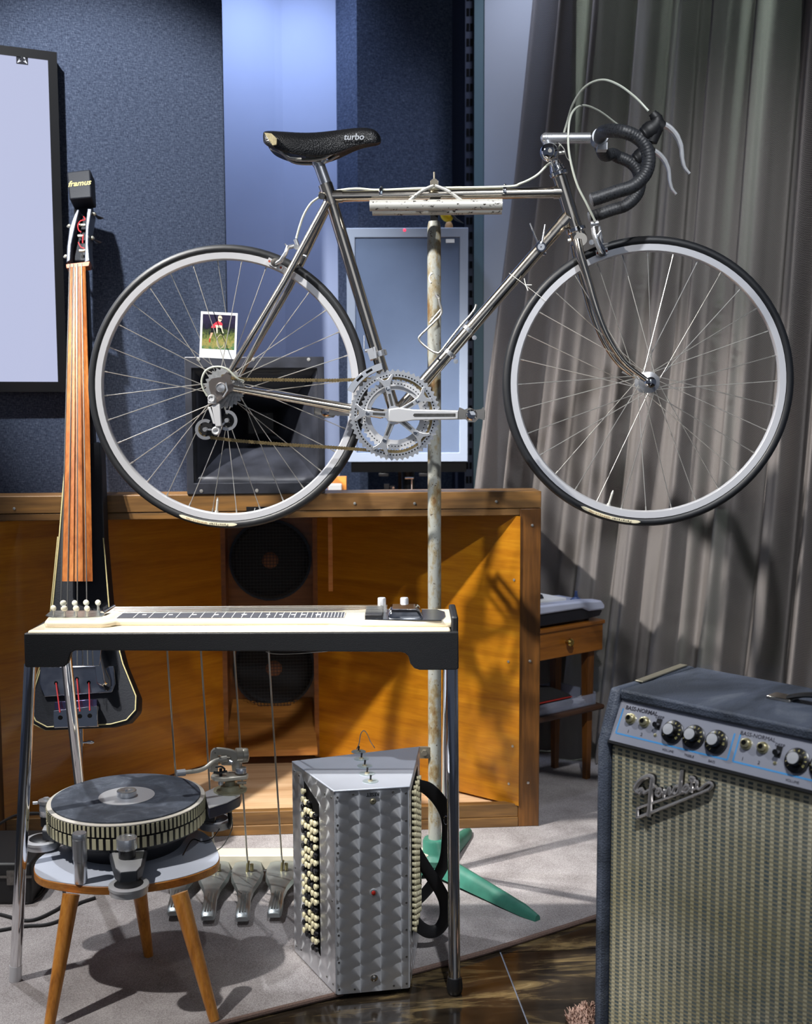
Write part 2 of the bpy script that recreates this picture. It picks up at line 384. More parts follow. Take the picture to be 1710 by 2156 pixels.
MB().cyl((c0 + cu*(-0.1)) + Vector((0,0,3.22)), c0 + cu*(L+0.2) + Vector((0,0,3.22)), 0.015).build('curtain_rail', ALU, cur, world=True)
wf = Frame((c0.x + 0.12, c0.y + 0.30, 0), math.atan2(cu.y, cu.x))
win = fthing('window_1', 'window behind the curtain', 'window', wf); win['kind'] = 'structure'
fm = M('window_frame', (70, 74, 76), 0.5); mb = MB()
for x in (0.0, 0.95, 1.9): mb.box((x, 0, 0.0), (x+0.05, 0.06, 3.3))
for z in (0.0, 0.82, 3.2): mb.box((0, 0.005, z), (1.95, 0.055, z+0.06))
mb.build('frame', fm, win)
gl = newmat('window_glass', (235, 245, 240), 0.02, trans=1.0); gl.node_tree.nodes['Principled BSDF'].inputs['IOR'].default_value = 1.05
for x in (0.05, 1.0): MB().box((x, 0.026, 0.06), (x+0.9, 0.032, 3.2)).build('pane', gl, win)
leaf = M('leaf_green', (84, 112, 60), 0.6, var=0.5, scale=9)
for k, (bx, by, bz, br) in enumerate(((1.05, 5.3, 1.35, 0.45), (2.05, 4.9, 1.7, 0.5), (2.1, 5.75, 0.5, 0.32))):
    sh = thing('shrub', ('round leafy shrub outside nearest the pale column', 'tall leafy shrub outside at the right of the window', 'low leafy shrub outside under the taller ones')[k], 'shrub', (bx, by, 0.0), 0, 'shrubs outside the window')
    mb = MB()
    for i in range(420):
        d = Vector((random.gauss(0,1), random.gauss(0,1), random.gauss(0,1))).normalized() * br * random.uniform(0.55, 1)
        p = Vector((bx, by, bz)) + d; u, w_, nn = basis(Vector((random.gauss(0,1), random.gauss(0,1), random.gauss(0,1)))); l = random.uniform(0.03, 0.055)
        mb.add([p - u*l, p + w_*l*0.4, p + u*l, p - w_*l*0.4], [(0,1,2,3)])
    mb.build('foliage', leaf, sh, world=True, ang=0, kind='stuff')
    MB().tube([(bx, by, 0.0), (bx+0.03, by, bz*0.6), (bx, by, bz)], [0.03, 0.015], 8).build('stem', M('bark', (90, 72, 52), 0.9), sh, world=True)
ow = MB().box((-0.2, 6.2, -0.1), (4.5, 6.3, 3.4)).build('wall_outside', M('render_wall', (205, 205, 196), 0.9)); ow['kind'] = 'structure'
og = MB().box((0.3, 5.2, -0.07), (5.5, 6.2, -0.01)).build('ground_outside', M('paving', (150, 150, 140), 0.9)); og['kind'] = 'structure'

# ------------------------------------------------------------------ wall screen
tvF = Frame(WF.o, WF.yaw); y0 = -0.05
a = tvF.at(129.5, 111, y0); b = tvF.at(132, 825, y0)
tv = thing('wall_screen', 'large wall-mounted screen with thin black frame showing plain lavender', 'screen', WF.o, WF.yaw)
zt, zb, xR = a.z, b.z, (a.x + b.x)/2; xL = xR - 1.35; bz = 0.024
MB().box((xL, y0 + 0.004, zb), (xR, -0.001, zt)).build('housing', BLACK, tv, bevel=0.003)
MB().ring([(xL, zb), (xR, zb), (xR, zt), (xL, zt)], [(xL+bz, zb+bz*1.15), (xR-bz, zb+bz*1.15), (xR-bz, zt-bz), (xL+bz, zt-bz)], (0, y0, 0), (1,0,0), (0,0,1), (0,1,0), 0.0045).build('bezel', BLACK, tv)
scm = newmat('screen_glow', (10, 10, 12), 0.25, emit=(186, 192, 222), es=0.92)
MB().box((xL+bz, y0 + 0.0022, zb+bz), (xR-bz, y0 + 0.0038, zt-bz)).build('display', scm, tv)
p = tvF.at(46.5, 122, y0 + 0.0018); ic = 0.0152
MB().box((p.x-ic, y0+0.0016, p.z-ic*1.1), (p.x+ic, y0+0.0021, p.z+ic*1.1)).build('icon_square', newmat('icon_dark', (24, 24, 32), 0.4), tv)
wi = newmat('icon_white', (20, 20, 20), 0.4, emit=(235, 238, 250), es=0.95); mb = MB()
for sx, sz in ((1,1),(-1,1),(1,-1),(-1,-1)):
    c = Vector((p.x + sx*ic*0.5, y0+0.0011, p.z + sz*ic*0.55)); q = ic*0.36
    mb.prism([(-q*sx, -q*sz*0.1), (-q*sx*0.1, -q*sz*0.1), (-q*sx*0.1, -q*sz), (q*0.2*sx, -q*0.5*sz), (q*sx, q*0.75*sz), (q*0.75*sx, q*sz), (-q*0.5*sx, q*0.2*sz)], c, (1,0,0), (0,0,1), (0,1,0), 0.0004)
mb.prism([(0,0),(0.2,-0.9),(0.42,-0.66),(0.7,-1.1),(0.9,-1.0),(0.64,-0.56),(0.95,-0.5)], (p.x-ic*0.35, y0+0.0006, p.z+ic*0.95), (ic,0,0), (0,0,ic), (0,1,0), 0.0004)
mb.build('icon_arrows', wi, tv, ang=0)
# ------------------------------------------------------------------ big wooden horn cabinet
c_r = flo(1135, 1739.4, RZ); c_l = flo(468, 1761, RZ)
CF = Frame((c_r.x, c_r.y, RZ), math.atan2(c_r.y - c_l.y, c_r.x - c_l.x))
cab = fthing('horn_cabinet', 'wide stained-wood bass horn cabinet with two woofers deep between its angled panels', 'loudspeaker', CF)
beamw = wood('stained_pine_beam', (72, 48, 24), (116, 84, 46), (152, 108, 54), 'x', 0.8, 0.45, 0.1, 3)
stilew = wood('stained_pine_stile', (58, 34, 14), (104, 66, 26), (138, 88, 34), 'z', 0.8, 0.45, 0.1, 3)
wingw = wood('varnished_plywood', (146, 88, 8), (168, 107, 12), (184, 126, 22), 'h', 1.2, 0.36, 0.25, 5)
wingz = wood('varnished_plywood_dark', (92, 52, 16), (122, 72, 24), (146, 92, 36), 'x', 0.5, 0.4, 0.2, 4)
raww = wood('raw_plywood', (168, 128, 88), (196, 160, 122), (214, 182, 146), 'x', 0.5, 0.7, 0.0, 4)
zt = CF.at(1135, 1034, 0).z; zm = CF.at(1090, 1071, 0).z; zl = CF.at(1090, 1085, 0).z
W = -1.50; xs = CF.at(1094, 1300, 0).x
MB().box((W, 0, zm + 0.001), (0, 0.11, zt)).build('top_beam', beamw, cab, bevel=0.002)
MB().box((W, 0.002, zl), (xs + 0.0, 0.11, zm)).build('batten', beamw, cab, bevel=0.0015)
MB().box((xs, 0.001, 0.0), (0, 0.045, zm)).build('stile', stilew, cab, bevel=0.002)
MB().box((W, 0.001, 0.0), (W - xs, 0.045, zm)).build('stile', stilew, cab, bevel=0.002)
zbr = CF.at(900, 1699, 0).z
MB().box((W - xs, 0.0, 0.0), (xs, 0.03, zbr*0.42)).build('bottom_rail', beamw, cab, bevel=0.002)
MB().box((W - xs, 0.004, zbr*0.42), (xs, 0.03, zbr)).build('bottom_rail', beamw, cab, bevel=0.002)
bx, bd = -0.602, 0.50; mx = W/2
def wing(sg):
    X = lambda x: x if sg > 0 else W - x
    th = 0.02; z0, z1 = zbr - 0.004, zl - 0.002
    q = [(X(xs), -0.004), (X(bx), bd), (X(bx) + 0.014*sg, bd + 0.014), (X(xs) + 0.0*sg, 0.03)]
    mb = MB(); v = [Vector((p[0], p[1], z0)) for p in q] + [Vector((p[0], p[1], z1)) for p in q]; mb.hexa(v)
    return mb.build('wing_panel', wingw, cab)
wing(1); wing(-1)
MB().box((W + 0.02, 0.11, zl), (-0.02, 0.66, zl + 0.018)).build('top_panel', wingz, cab)
MB().box((W + 0.06, 0.031, 0.03), (-0.06, 0.66, zbr - 0.012)).build('floor_panel', raww, cab)
MB().box((mx - 0.17, 0.64, 0.03), (mx + 0.17, 0.66, zl)).build('baffle', wingz, cab)
for sg in (-1, 1):
    xo = mx + sg*(mx - bx) * -1 if False else (bx if sg > 0 else W - bx)
    MB().hexa([Vector(p) for p in ((xo, bd, 0.06), (xo - sg*0.014, bd+0.004, 0.06), (xo - sg*0.012, 0.64, 0.06), (xo + sg*0.02, 0.64, 0.06), (xo, bd, zl), (xo - sg*0.014, bd+0.004, zl), (xo - sg*0.012, 0.64, zl), (xo + sg*0.02, 0.64, zl))]).build('jamb', wingz, cab)
ra0 = CF.at(575, 1488, 0.60); ra1 = CF.at(575, 1592, 0.44)
MB().hexa([Vector(p) for p in ((mx-0.142, 0.44, ra1.z), (mx+0.142, 0.44, ra1.z), (mx+0.128, 0.636, ra0.z), (mx-0.128, 0.636, ra0.z), (mx-0.142, 0.44, ra1.z+0.018), (mx+0.142, 0.44, ra1.z+0.018), (mx+0.128, 0.636, ra0.z+0.018), (mx-0.128, 0.636, ra0.z+0.018))]).build('ramp_board', wood('ramp_ply', (120, 72, 26), (160, 104, 44), (184, 128, 64), 'x', 0.6, 0.45, 0.15, 4), cab)
cone = M('paper_cone', (26, 26, 28), 0.8); frm = M('basket_steel', (52, 58, 68), 0.45, 0.6)
for k, (py, rr) in enumerate(((1180, 0.131), (1408, 0.131))):
    c = CF.at((569, 577)[k], py, 0.62); c.y = 0.634
    wo = MB().lathe([(rr, -0.016), (rr, 0.0), (rr*0.93, 0.0), (rr*0.93, -0.012)], c + Vector((0, -0.006, 0)), (0, -1, 0), 40, False).build('woofer', frm, cab)
    MB().lathe([(rr*0.94, 0.0), (rr*0.86, 0.006), (rr*0.80, 0.0), (rr*0.3, -0.004)], c + Vector((0, -0.012, 0)), (0, -1, 0), 40, True).build('cone', cone, wo)
    MB().ball(c + Vector((0, -0.008, 0)), (0.028, 0.012, 0.028)).build('dust_cap', M('brown_dust_cap', (132, 84, 56), 0.7), wo)
    mb = MB()
    for i in range(-12, 13):
        x = i*0.0105; h = math.sqrt(max(0, (rr*0.97)**2 - x*x))
        if h > 0.01:
            mb.box((c.x+x-0.0008, c.y-0.0285, c.z-h), (c.x+x+0.0008, c.y-0.027, c.z+h)); mb.box((c.x-h, c.y-0.0300, c.z+x-0.0008), (c.x+h, c.y-0.0285, c.z+x+0.0008))
    mb.build('wire_grille', M('grille_wire', (34, 37, 42), 0.5, 0.3), wo, kind='stuff')
scr = MB().lathe([(0.0, 0.002), (0.0035, 0.0015), (0.004, 0)], (0, 0, 0), (0, -1, 0), 10).mesh('screw'); scr.materials.append(STEEL)
for px, py in ((747, 1060), (1045, 1056), (873, 1060), (30, 1071), (1121, 1106), (1116, 1392), (1112, 1648)): inst('screw', scr, cab, CF.at(px, py, -0.0005))
wn = Vector((bd + 0.004, -(bx - xs), 0)).normalized(); wn = Vector((-abs(wn.x), -abs(wn.y), 0))
for px, py in ((1071, 1393), (1072, 1650), (1083, 1221), (1080, 1571)):
    q = CF.plane(px, py, (xs, -0.004, 0), wn); inst('screw', scr, cab, q + wn*0.001, Vector((0,-1,0)).rotation_difference(wn))
np_ = MB().box((CF.at(519, 1080, 0).x, -0.003, CF.at(519, 1082, 0).z), (CF.at(600, 1080, 0).x, -0.0004, CF.at(519, 1067, 0).z)).build('nameplate', BLACK, cab)
c = CF.at(559, 1075, -0.0035); text('nameplate_lettering', 'Lowther', 0.019, c, (1,0,0), (0,0,1), M('silver_print', (210, 210, 208), 0.4), np_, shear=0.25, off=0.0002)

# ------------------------------------------------------------------ black horn flare on the cabinet
hm = M('black_fibreglass', (44, 46, 54), 0.36, var=0.45, scale=14, rvar=0.3)
y0 = -0.004; A = CF.at(388, 752, y0); B = CF.at(682, 750, y0); zb = zt + 0.0
hx0, hx1, hz1 = A.x, B.x, (A.z + B.z)/2; hcx = (hx0+hx1)/2; hcz = (zb+hz1)/2; hw = (hx1-hx0)/2; hh = (hz1-zb)/2
horn = thing('horn_flare', 'square black horn flare with deep throat standing on the cabinet', 'loudspeaker horn', CF.o + CF.R @ Vector((hcx, 0.0, zt)), CF.yaw)
off = Vector((hcx, 0.0, zt)); V3 = lambda x, y, z: Vector((x, y, z)) - off
fl = 0.030
oc = [(-hw, -hh), (hw, -hh), (hw, hh), (-hw, hh)]; icn = [(-hw+fl*0.6, -hh+fl), (hw-fl*0.6, -hh+fl), (hw-fl*0.6, hh-fl), (-hw+fl*0.6, hh-fl)]
MB().ring(oc, icn, V3(hcx, y0, hcz), (1,0,0), (0,0,1), (0,1,0), 0.012).build('flange', hm, horn, bevel=0.002)
rings = []
for i in range(15):
    t_ = i/14; k = 0.20 + 0.80*(1 - t_)**2.4; k2 = 0.22 + 0.78*(1-t_)**1.7
    ww = (hw-fl*0.6)*k2; hh2 = (hh-fl)*k; y = 0.004 + 0.34*t_; r = []
    for (a, b) in ((-1,-1),(1,-1),(1,1),(-1,1)):
        nx = {(-1,-1):(1,-1),(1,-1):(1,1),(1,1):(-1,1),(-1,1):(-1,-1)}[(a,b)]
        for s_ in range(6):
            u = s_/6; r.append(V3(hcx + (a + (nx[0]-a)*u)*ww, y, hcz + (b + (nx[1]-b)*u)*hh2))
    rings.append(r)
fla = MB().loft(rings, True, False).build('flare', hm, horn, ang=50); sm = fla.modifiers.new('solid', 'SOLIDIFY'); sm.thickness = 0.006; sm.offset = 1
MB().cyl(V3(hcx, 0.335, hcz), V3(hcx, 0.41, hcz), 0.07).build('driver', BLACK, horn)
bh = MB().lathe([(0.0, 0.0016), (0.0045, 0.0012), (0.005, 0.0)], (0,0,0), (0,-1,0), 10).mesh('bolt'); bh.materials.append(STEEL)
for px, py in ((418, 757), (533, 757), (650, 757), (424, 1034), (541, 1033)):
    q = CF.at(px, py, y0) - off; q.y = y0; inst('bolt', bh, horn, q)

# ------------------------------------------------------------------ small things behind the cabinet top
sw = thing('wall_socket_box', 'small orange wooden box with white socket behind the cabinet', 'socket box', atY(712, 1035, 3.6))
a = atY(690, 1038, 3.6); b = atY(729, 1004, 3.6)
MB().box((a.x, 3.6, 0.60), (b.x, 3.64, b.z)).build('backboard', wood('orange_pine', (190, 112, 40), (214, 140, 62), (226, 164, 92), 'x', 1, 0.5), sw, world=True)
a = atY(692, 1036, 3.59); b = atY(720, 1018, 3.59)
MB().box((a.x, 3.57, a.z-0.03), (b.x, 3.5995, b.z)).build('socket', WHITE, sw, bevel=0.004, world=True)

# ------------------------------------------------------------------ pale speaker on its stand
SY = 3.93; a = atY(733, 973, SY); b = atY(986, 479, SY); sd = 0.22
SF = Frame(((a.x+b.x)/2, SY, a.z), 0.0); hw = (b.x-a.x)/2; hz = b.z - a.z
spk = fthing('pale_speaker', 'pale blue-grey boxed speaker with cloth front on a stand', 'loudspeaker', SF)
spm = M('pale_blue_paint', (156, 168, 188), 0.5); MB().box((-hw, 0.012, 0), (hw, sd - 0.0, hz)).build('box', spm, spk)
fr = 0.028
MB().ring([(-hw,0),(hw,0),(hw,hz),(-hw,hz)], [(-hw+fr,fr*1.1),(hw-fr,fr*1.1),(hw-fr,hz-fr*1.1),(-hw+fr,hz-fr*1.1)], (0,0,0), (1,0,0), (0,0,1), (0,1,0), 0.012).build('front_frame', spm, spk, bevel=0.002)
MB().box((-hw+fr, 0.006, fr), (hw-fr, 0.012, hz-fr)).build('grille_cloth', M('blue_grey_cloth', (104, 120, 148), 0.95, var=0.06, scale=7, bump=0.3, bscale=900), spk)
p = SF.at(852, 484.5, 0); led = newmat('red_led', (180, 20, 40), 0.4, emit=(255, 60, 90), es=1.6)
MB().ball((p.x, -0.001, p.z), (0.0048, 0.003, 0.0048)).build('power_light', led, spk)
p = SF.at(948, 507, 0); MB().box((p.x-0.014, 0.002, p.z-0.006), (p.x+0.014, 0.006, p.z+0.006)).build('badge', SATIN, spk)
ss = thing('speaker_stand', 'black speaker stand with crossbar under the pale speaker', 'stand', (SF.o.x, SF.o.y + 0.1, 0.0))
zb_ = a.z; MB().box((a.x+0.01, SY+0.005, zb_-0.034), (b.x-0.005, SY+0.2, zb_)).build('crossbar', DARK, ss, world=True)
MB().cyl((SF.o.x, SY+0.1, 0.03), (SF.o.x, SY+0.1, zb_-0.03), 0.022).build('post', BLACK, ss, world=True)
MB().lathe([(0.06, 0.0), (0.06, 0.012), (0.02, 0.03)], (SF.o.x, SY+0.1, RZ), (0,0,1), 24).build('base_plate', BLACK, ss, world=True)
for px in (808, 893):
    q = atY(px, 990, SY); MB().box((q.x-0.008, SY+0.01, q.z-0.012), (q.x+0.008, SY+0.03, zb_-0.034)).box((q.x-0.017, SY+0.005, q.z-0.022), (q.x+0.017, SY+0.035, q.z-0.010)).build('clamp', BLACK, ss, bevel=0.002, world=True)
q = atY(822, 1027, SY-0.06); mic = ss
MB().box((q.x-0.02, SY-0.07, q.z-0.045), (q.x-0.004, SY-0.04, q.z+0.012)).box((q.x-0.004, SY-0.065, q.z-0.006), (q.x+0.014, SY-0.045, q.z+0.006)).box((q.x-0.02, SY-0.05, q.z-0.045), (q.x-0.004, SY+0.09, q.z-0.03)).build('clamp_jaw', BLACK, mic, world=True)
MB().cyl((q.x+0.010, SY-0.068, q.z), (q.x+0.010, SY-0.064, q.z), 0.0035).build('screw', CHROME, mic, world=True)
q = atY(845, 1018, SY+0.22); MB().box((q.x-0.011, SY+0.215, 0.01), (q.x+0.011, SY+0.235, q.z+0.045)).build('wooden_post', wood('dark_post', (60, 42, 28), (88, 64, 44), (104, 80, 56), 'z'))
tag(bpy.data.objects['wooden_post'], 'narrow dark wooden post below the pale speaker', 'post')
q = atY(862, 1007, SY-0.1); th = thing('tee_handle', 'small bright metal tee handle above the cabinet edge', 'handle', (q.x, SY-0.1, zt))
MB().cyl((q.x-0.014, SY-0.1, q.z), (q.x+0.014, SY-0.1, q.z), 0.0035, n=10).build('grip', CHROME, th, world=True)
MB().cyl((q.x+0.008, SY-0.1, q.z-0.12), (q.x+0.008, SY-0.1, q.z), 0.0028, n=10).build('shaft', CHROME, th, world=True)
# bird
BY = SY + 0.03; zs = a.z + hz; q = atY(940, 455, BY)
bird = thing('toy_bird', 'small yellow toy bird perched above the pale speaker', 'figurine', (q.x, BY, zs))
yl = M('yellow_feather', (232, 196, 20), 0.7, var=0.08, scale=40); gy = M('grey_wing', (66, 66, 64), 0.7)
R_ = Matrix.Rotation(math.radians(35), 3, 'Y')
MB().ball(atY(941, 455, BY), (0.022, 0.016, 0.018), R=R_).ball(atY(936, 449, BY), 0.0145).build('body', yl, bird, world=True)
MB().tube([atY(950, 450, BY-0.012), atY(960, 462, BY-0.008), atY(976, 470, BY)], [0.009, 0.008, 0.002], 8, flat=0.5).build('wing', gy, bird, world=True)
MB().tube([atY(930, 452, BY), atY(926, 454, BY)], [0.004, 0.0005], 6).build('beak', M('beak_tan', (190, 150, 80), 0.6), bird, world=True)
z0 = atY(945, 464, BY).z
MB().cyl(Vector((atY(945, 470, BY).x, BY, zs)), Vector((atY(945, 464, BY).x, BY, z0+0.003)), 0.0015, n=6).build('leg', gy, bird, world=True)
q = atY(945, 478, BY); MB().lathe([(0.0, 0.021), (0.008, 0.019), (0.0125, 0.010), (0.013, 0.0)], (q.x, BY-0.016, zs), (0,0,1), 16).build('wooden_perch', wood('perch_wood', (170, 128, 84), (200, 160, 112), (214, 180, 136)), None)
tag(bpy.data.objects['wooden_perch'], 'tan rounded wooden block on the pale speaker below the bird', 'block')

# ------------------------------------------------------------------ side table, keyboard, tray
tf = flo(1243, 1641, RZ); TF = Frame((tf.x + 0.025, tf.y, RZ), math.radians(37.0))
tab = fthing('side_table', 'brown wooden side table with one drawer and lower shelf', 'table', TF)
tw = wood('table_varnish', (96, 54, 16), (146, 88, 26), (172, 108, 38), 'x', 0.7, 0.4, 0.2, 4); tz = wood('table_leg', (70, 40, 14), (110, 66, 22), (132, 82, 30), 'z', 0.8, 0.45)
z1 = TF.at(1262, 1308, 0).z; z0 = TF.at(1262, 1369, 0).z; wd = 0.37; dp = 0.20
MB().box((-wd, 0, z0), (0.012, 0.018, z1-0.008)).build('drawer', tw, tab, bevel=0.002)
q = TF.at(1193, 1351, 0)
MB().lathe([(0.006, 0.0), (0.006, 0.010), (0.0125, 0.014), (0.0125, 0.020), (0.008, 0.024), (0.0, 0.024)], (q.x, 0, q.z), (0,-1,0), 20).build('knob', M('brass', (176, 150, 84), 0.25, 1.0), bpy.data.objects['drawer'])
MB().box((-wd, 0.018, z0), (0.012, dp, z1-0.008)).build('carcass', tw, tab)
MB().box((-wd-0.01, -0.006, z1-0.008), (0.016, dp+0.005, z1+0.004)).build('tabletop', tw, tab, bevel=0.002)
for x, y in ((-0.022, 0.03), (-wd+0.02, 0.03), (-0.022, dp-0.03), (-wd+0.02, dp-0.03)):
    MB().tube([(x, y, 0.0), (x, y, z0)], [0.012, 0.020], 4, up=(1,1,0)).build('leg', tz, tab)
zs_ = TF.at(1240, 1487, 0).z
MB().box((-wd, -0.012, zs_-0.016), (0.014, dp, zs_)).build('shelf', M('dark_shelf', (72, 48, 34), 0.4, var=0.2, scale=20), tab, bevel=0.006)
# keyboard: end profile towards us, keys pointing right
zk = z1 + 0.0045
key = thing('keyboard', 'silver and black electronic keyboard seen from its end on the side table', 'keyboard', TF.o + TF.R @ Vector((-0.15, 0.15, zk)), TF.yaw)
ko = Vector((-0.15, 0.15, zk)); KB = M('keyboard_black', (28, 28, 34), 0.5); KS = M('keyboard_silver', (196, 202, 222), 0.35, coat=0.2)
def kprism(poly, y0, y1, name, mat, bev=0): return MB().prism([(p[0]-ko.x, p[1]-ko.z) for p in poly], (0, y0-ko.y, 0), (1,0,0), (0,0,1), (0,1,0), y1-y0).build(name, mat, key, bevel=bev)
kz = lambda h: zk + h
kprism([(-0.34, kz(0.008)), (-0.06, kz(0.008)), (0.0, kz(0.012)), (0.012, kz(0.028)), (-0.05, kz(0.032)), (-0.08, kz(0.044)), (-0.34, kz(0.044))], 0.002, 0.19, 'base', KB, 0.002)
kprism([(-0.34, kz(0.044)), (-0.08, kz(0.044)), (-0.05, kz(0.032)), (0.014, kz(0.030)), (0.016, kz(0.045)), (0.0, kz(0.060)), (-0.06, kz(0.066)), (-0.34, kz(0.074))], -0.006, 0.04, 'end_cheek', KS, 0.006)
kprism([(-0.34, kz(0.044)), (0.012, kz(0.030)), (0.010, kz(0.050)), (-0.08, kz(0.056)), (-0.34, kz(0.058))], 0.04, 0.19, 'key_bed', KS)
for j in range(4): kprism([(-0.33, kz(0.062)), (-0.10, kz(0.062)), (-0.10, kz(0.072)), (-0.33, kz(0.074))], 0.046 + j*0.031, 0.0755 + j*0.031, 'white_key', WHITE, 0.001)
for j in (0, 1, 2): kprism([(-0.33, kz(0.074)), (-0.168, kz(0.074)), (-0.176, kz(0.087)), (-0.33, kz(0.089))], 0.072 + j*0.031, 0.084 + j*0.031, 'black_key', BLACK, 0.001)
jm = M('blue_grip', (70, 92, 140), 0.4)
MB().lathe([(0.02, 0.0), (0.017, 0.005), (0.006, 0.012), (0.004, 0.026), (0.005, 0.030), (0, 0.031)], Vector((-0.055, 0.05, kz(0.058))) - ko, (0,0,1), 16).build('joystick', jm, key)
for x, y in ((-0.3, 0.03), (-0.03, 0.03), (-0.3, 0.17), (-0.03, 0.17)): MB().cyl(Vector((x, y, kz(0.0))) - ko, Vector((x, y, kz(0.0085))) - ko, 0.008).build('foot', RUBBER, key)
# tray, pouch, papers
cl = newmat('clear_plastic', (214, 220, 240), 0.12, trans=0.75); tr_ = thing('plastic_tray', 'shallow clear plastic tray on the lower shelf of the side table', 'tray', TF.o + TF.R @ Vector((-0.16, 0.12, zs_+0.0008)), TF.yaw)
oc = [(-0.19, -0.115), (0.15, -0.115), (0.165, -0.10), (0.165, 0.06), (0.15, 0.072), (-0.19, 0.072)]; inn = [(p[0]*0.97, p[1]*0.97) for p in oc]
MB().ring(oc, inn, (0,0,0.003), (1,0,0), (0,1,0), (0,0,1), 0.030).prism(oc, (0,0,0), (1,0,0), (0,1,0), (0,0,1), 0.0028).build('tray_shell', cl, tr_)
po = thing('black_pouch', 'black soft zipped pouch with red lining lying in the plastic tray', 'pouch', TF.o + TF.R @ Vector((-0.16, 0.10, zs_+0.005)), TF.yaw)
bk = M('black_cloth', (30, 29, 30), 0.9, bump=0.3, bscale=200)
MB().loft([[(x, -0.07+0.0*k, 0.0), (x, -0.075, 0.012), (x, -0.06, 0.024), (x, 0.03, 0.026), (x, 0.04, 0.012), (x, 0.038, 0.0)] for k, x in enumerate((-0.15, -0.05, 0.05, 0.075))]).build('lower_shell', bk, po, bevel=0.004)
MB().loft([[(x, -0.066, 0.027), (x, -0.055, 0.027+h), (x, 0.02, 0.030+h), (x, 0.036, 0.027)] for x, h in ((-0.15, 0.030), (-0.03, 0.030), (0.045, 0.018), (0.075, 0.004))]).build('flap', bk, po, bevel=0.004)
MB().box((-0.15, -0.070, 0.0242), (0.073, 0.032, 0.0266)).build('lining', M('red_lining', (170, 44, 36), 0.7), po)
pa = thing('folded_papers', 'white folded papers beside the pouch in the plastic tray', 'paper', TF.o + TF.R @ Vector((-0.045, 0.05, zs_+0.004)), TF.yaw + 0.2)
for k in range(2): MB().box((-0.025 + 0.01*k, -0.022, 0.001 + 0.006*k), (0.05 + 0.006*k, 0.012, 0.0035 + 0.006*k)).build('sheet', WHITE, pa)
# ------------------------------------------------------------------ upright electric bass leaning on the felt wall
YT, YB = 3.26, 2.86            # depth of the leaning front face at the head and at the body foot
pT = atY(167, 385, YT); pB = atY(185, 1532, YB)
ax = (pT - pB); BL = ax.length; ax.normalize()                      # up the neck
BU = Vector((1, 0.06, 0)); BU = (BU - ax*BU.dot(ax)).normalized(); BN = ax.cross(BU); BN = -BN if BN.y > 0 else BN   # towards the camera
bass = thing('upright_bass', 'black slim-bodied electric upright bass leaning on the felt wall', 'double bass', (pB.x, pB.y + 0.06, RZ))
def bp_(px, py, n=0.0):        # point of the bass face (pushed n towards us) seen at the pixel, world coordinates
    d = ray(px, py); P = pB + BN*n; t_ = (P - CAM).dot(BN)/d.dot(BN); return CAM + d*t_
def bprism(pxs, n0, n1, name, mat, parent=bass, bev=0, smooth=None):
    P = [bp_(x, y, n1) for x, y in pxs]
    if smooth: P = catmull(P, smooth, True)
    n = len(P); return MB().add(P + [p - BN*(n1-n0) for p in P], [tuple(range(n)), tuple(range(n, 2*n))[::-1]] + [(i, n+i, n+(i+1) % n, (i+1) % n) for i in range(n)]).build(name, mat, parent, bevel=bev, world=True)
bb = M('black_textured_lacquer', (30, 33, 40), 0.6, spec=0.3, bump=0.25, bscale=260)
body_px = [(138, 930), (212, 930), (219, 1130), (233, 1290), (262, 1400), (291, 1470), (290, 1500), (270, 1522), (235, 1531), (150, 1535), (95, 1537), (70, 1524), (58, 1500), (62, 1470), (85, 1400), (106, 1290), (122, 1130)]
bprism(body_px, -0.07, 0.0, 'body', bb, bev=0.006)
bind = M('cream_binding', (206, 194, 142), 0.5)
ins = lambda P, k: [(185 + (x-185)*k, 1250 + (y-1250)*(0.5+0.5*k)) for x, y in P]
for n_, k in ((-0.001, 0.955), (-0.062, 1.004)):
    P = [bp_(x, y, n_ + 0.002) for x, y in ins(body_px, k)[2:]] if n_ > -0.01 else [bp_(x, y, n_) for x, y in body_px[1:]]
    MB().tube(P + ([bp_(*ins(body_px, k)[0], n_+0.002)] if n_ > -0.01 else []), 0.0016, 6).build('binding', bind, bass, world=True)
# neck and fingerboard
fb = wood('rosewood_board', (112, 56, 20), (156, 90, 40), (182, 118, 62), 'z', 0.9, 0.35, 0.2, 5)
bprism([(148, 560), (182, 560), (198, 950), (200, 1140), (128, 1140), (136, 950)], -0.045, -0.004, 'neck', bb, bev=0.004)
def prof(py, xl, xr, n0, sag): return [bp_(xl + (xr-xl)*i/8, py, n0 + sag*math.sin(PI*i/8)) for i in range(9)] + [bp_(xr, py, n0-0.012), bp_(xl, py, n0-0.012)]
MB().loft([prof(562, 146, 180, 0.018, 0.005), prof(900, 139, 189, 0.030, 0.008), prof(1224, 130, 195, 0.046, 0.010)]).build('fingerboard', fb, bass, world=True)
sth = M('bass_string', (176, 174, 168), 0.35, 1.0)
for xt, xm, xb in ((147, 128, 125), (154.5, 145, 140), (163, 163, 163), (172, 183, 185)):
    rod('string', bp_(xt, 556, 0.028) - bass.location, bp_(xb, 1400, 0.085) - bass.location, 0.0016, sth, bass)
